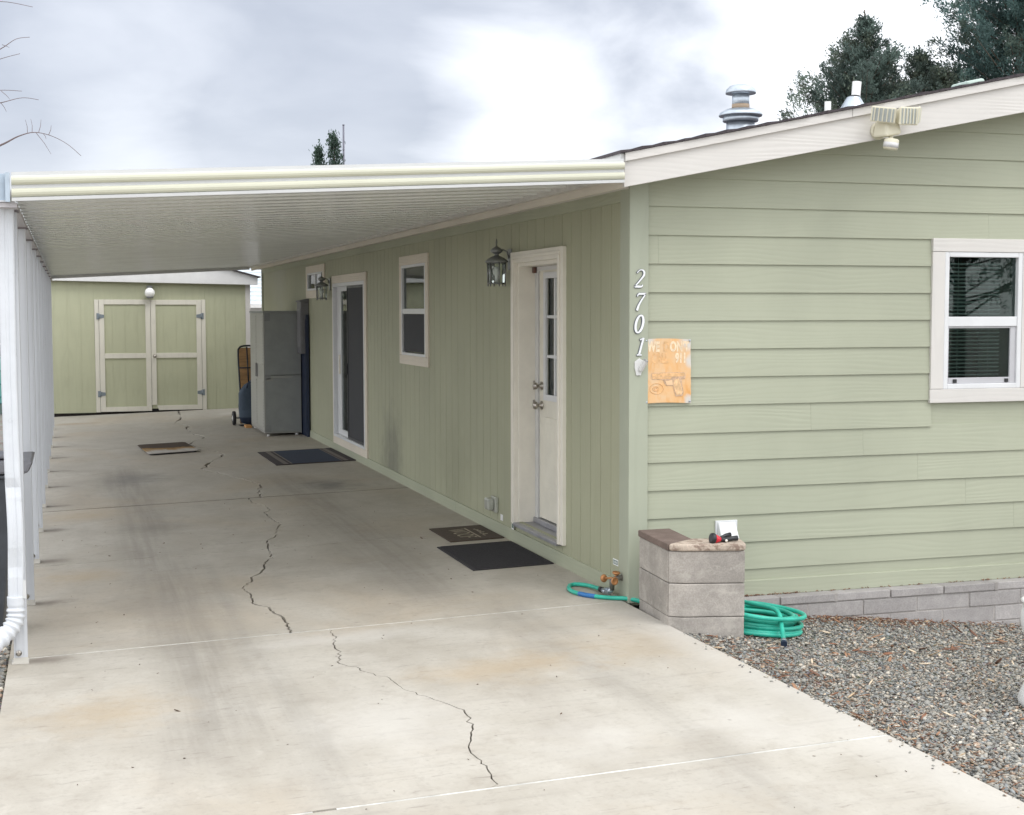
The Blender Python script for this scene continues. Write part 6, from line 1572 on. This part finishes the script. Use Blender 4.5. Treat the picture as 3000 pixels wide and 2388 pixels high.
def gravel():
    rg = np.random.RandomState(5); n = 84000
    # visible strip between the slab edge and the block wall
    y = rg.uniform(-4.6, -0.12, n); x = -0.05 + rg.rand(n) * (0.3 + 3.3 * np.clip((y + 4.9) / 3.4, 0.05, 1)); 
    keep = ~((x < 0.42) & (y > -0.72) & (x < 0.4))
    x, y = x[keep], y[keep]; n = len(x)
    edge = np.clip((x + 0.05) / 0.12, 0, 1)
    z = zg_v(x) + rg.uniform(-0.006, 0.012, n) * edge - 0.004
    scatter('gravel', np.stack([x, y, z], 1), 0.0045 + 0.009 * rg.rand(n) ** 2.2 * (1 - 0.3 * (edge < 1)), 0.55, stone_cols(n, rg), m_stone, 'grey and tan crushed gravel beside the driveway', 'gravel', 6)
    n = 15000; y = rg.uniform(-1.2, 9, n) ; x = -3.73 - rg.rand(n) ** 1.3 * (0.5 + 0.08 * np.clip(y, 0, 9)); z = np.where(x < -3.9, -0.160, -0.148) + rg.uniform(-0.004, 0.014, n)
    scatter('gravel', np.stack([x, y, z], 1), rg.uniform(0.009, 0.020, n), 0.55, stone_cols(n, rg) * 0.95, m_stone, 'dark grey gravel left of the carport posts', 'gravel', 7)
    # reddish bark chips and dry leaves along the wall and the slab edge
    n = 1000; k = rg.rand(n)
    x = np.where(k < 0.62, rg.uniform(0.75, 3.3, n), rg.uniform(-0.02, 0.35, n)); y = np.where(k < 0.62, -0.13 - np.abs(rg.normal(0, 0.13, n)), rg.uniform(-4.2, -0.9, n))
    cl = rg.rand(n) < 0.5; x = np.where((k < 0.62) & cl, rg.normal(1.55, 0.3, n), x); x = np.clip(x, -0.02, 3.4)
    z = zg_v(x) + 0.010 + rg.uniform(0, 0.012, n)
    pal = np.array([(0.21, 0.105, 0.065), (0.28, 0.16, 0.10), (0.15, 0.085, 0.06), (0.42, 0.32, 0.21), (0.52, 0.43, 0.32)]); co = pal[rg.choice(5, n, p=[0.35, 0.3, 0.2, 0.1, 0.05])] * rg.uniform(0.7, 1.25, (n, 1))
    scatter('bark_chips', np.stack([x, y, z], 1), rg.uniform(0.005, 0.013, n), 0.28, co, m_chip, 'reddish bark chips scattered on the gravel along the block wall', 'bark chips', 8, (0.9, 2.4))
    n = 260; x = rg.uniform(0, 3.2, n); y = rg.uniform(-4.0, -0.3, n); z = zg_v(x) + 0.014
    scatter('twig_litter', np.stack([x, y, z], 1), rg.uniform(0.012, 0.032, n), 0.10, pal[rg.choice(5, n)] * 1.2, m_chip, 'pale twigs and dry grass bits lying over the gravel', 'twigs', 9, (1.0, 2.6))
    n = 70; y = rg.uniform(-4.3, -0.9, n); x = -0.045 + np.maximum(0, -y - 1.0) * 0.017 - np.abs(rg.normal(0, 0.035, n)); z = -0.015 + 0.028 * x + 0.003
    scatter('spilled_gravel', np.stack([x, y, z], 1), rg.uniform(0.003, 0.008, n), 0.6, stone_cols(n, rg), m_stone, 'loose stones spilled from the gravel onto the slab edge', 'gravel', 12)
    # debris on the slab and on the block ledge
    n = 130; x = rg.uniform(-3.5, -0.2, n); y = rg.uniform(-4.5, 6, n); z = -0.015 + 0.028 * x + 0.003
    s = rg.uniform(0.002, 0.006, n); s[:14] *= 2.2
    scatter('leaf_litter', np.stack([x, y, z], 1), s, 0.35, np.array((0.10, 0.075, 0.055)) * rg.uniform(0.6, 1.6, (n, 1)), m_chip, 'specks of leaf and grit scattered on the driveway slabs', 'litter', 10, (0.8, 2.2))
    n = 160; x = np.concatenate([rg.uniform(0.6, 3.3, 90), rg.uniform(0.75, 1.2, 70)]); y = rg.uniform(-0.045, -0.026, n); z = np.full(n, -0.028)
    scatter('ledge_litter', np.stack([x, y, z], 1), rg.uniform(0.003, 0.009, n), 0.4, pal[rg.choice(3, n)], m_chip, 'brown leaf crumbs on the ledge under the gable siding', 'litter', 11, (0.8, 2.2))
gravel()
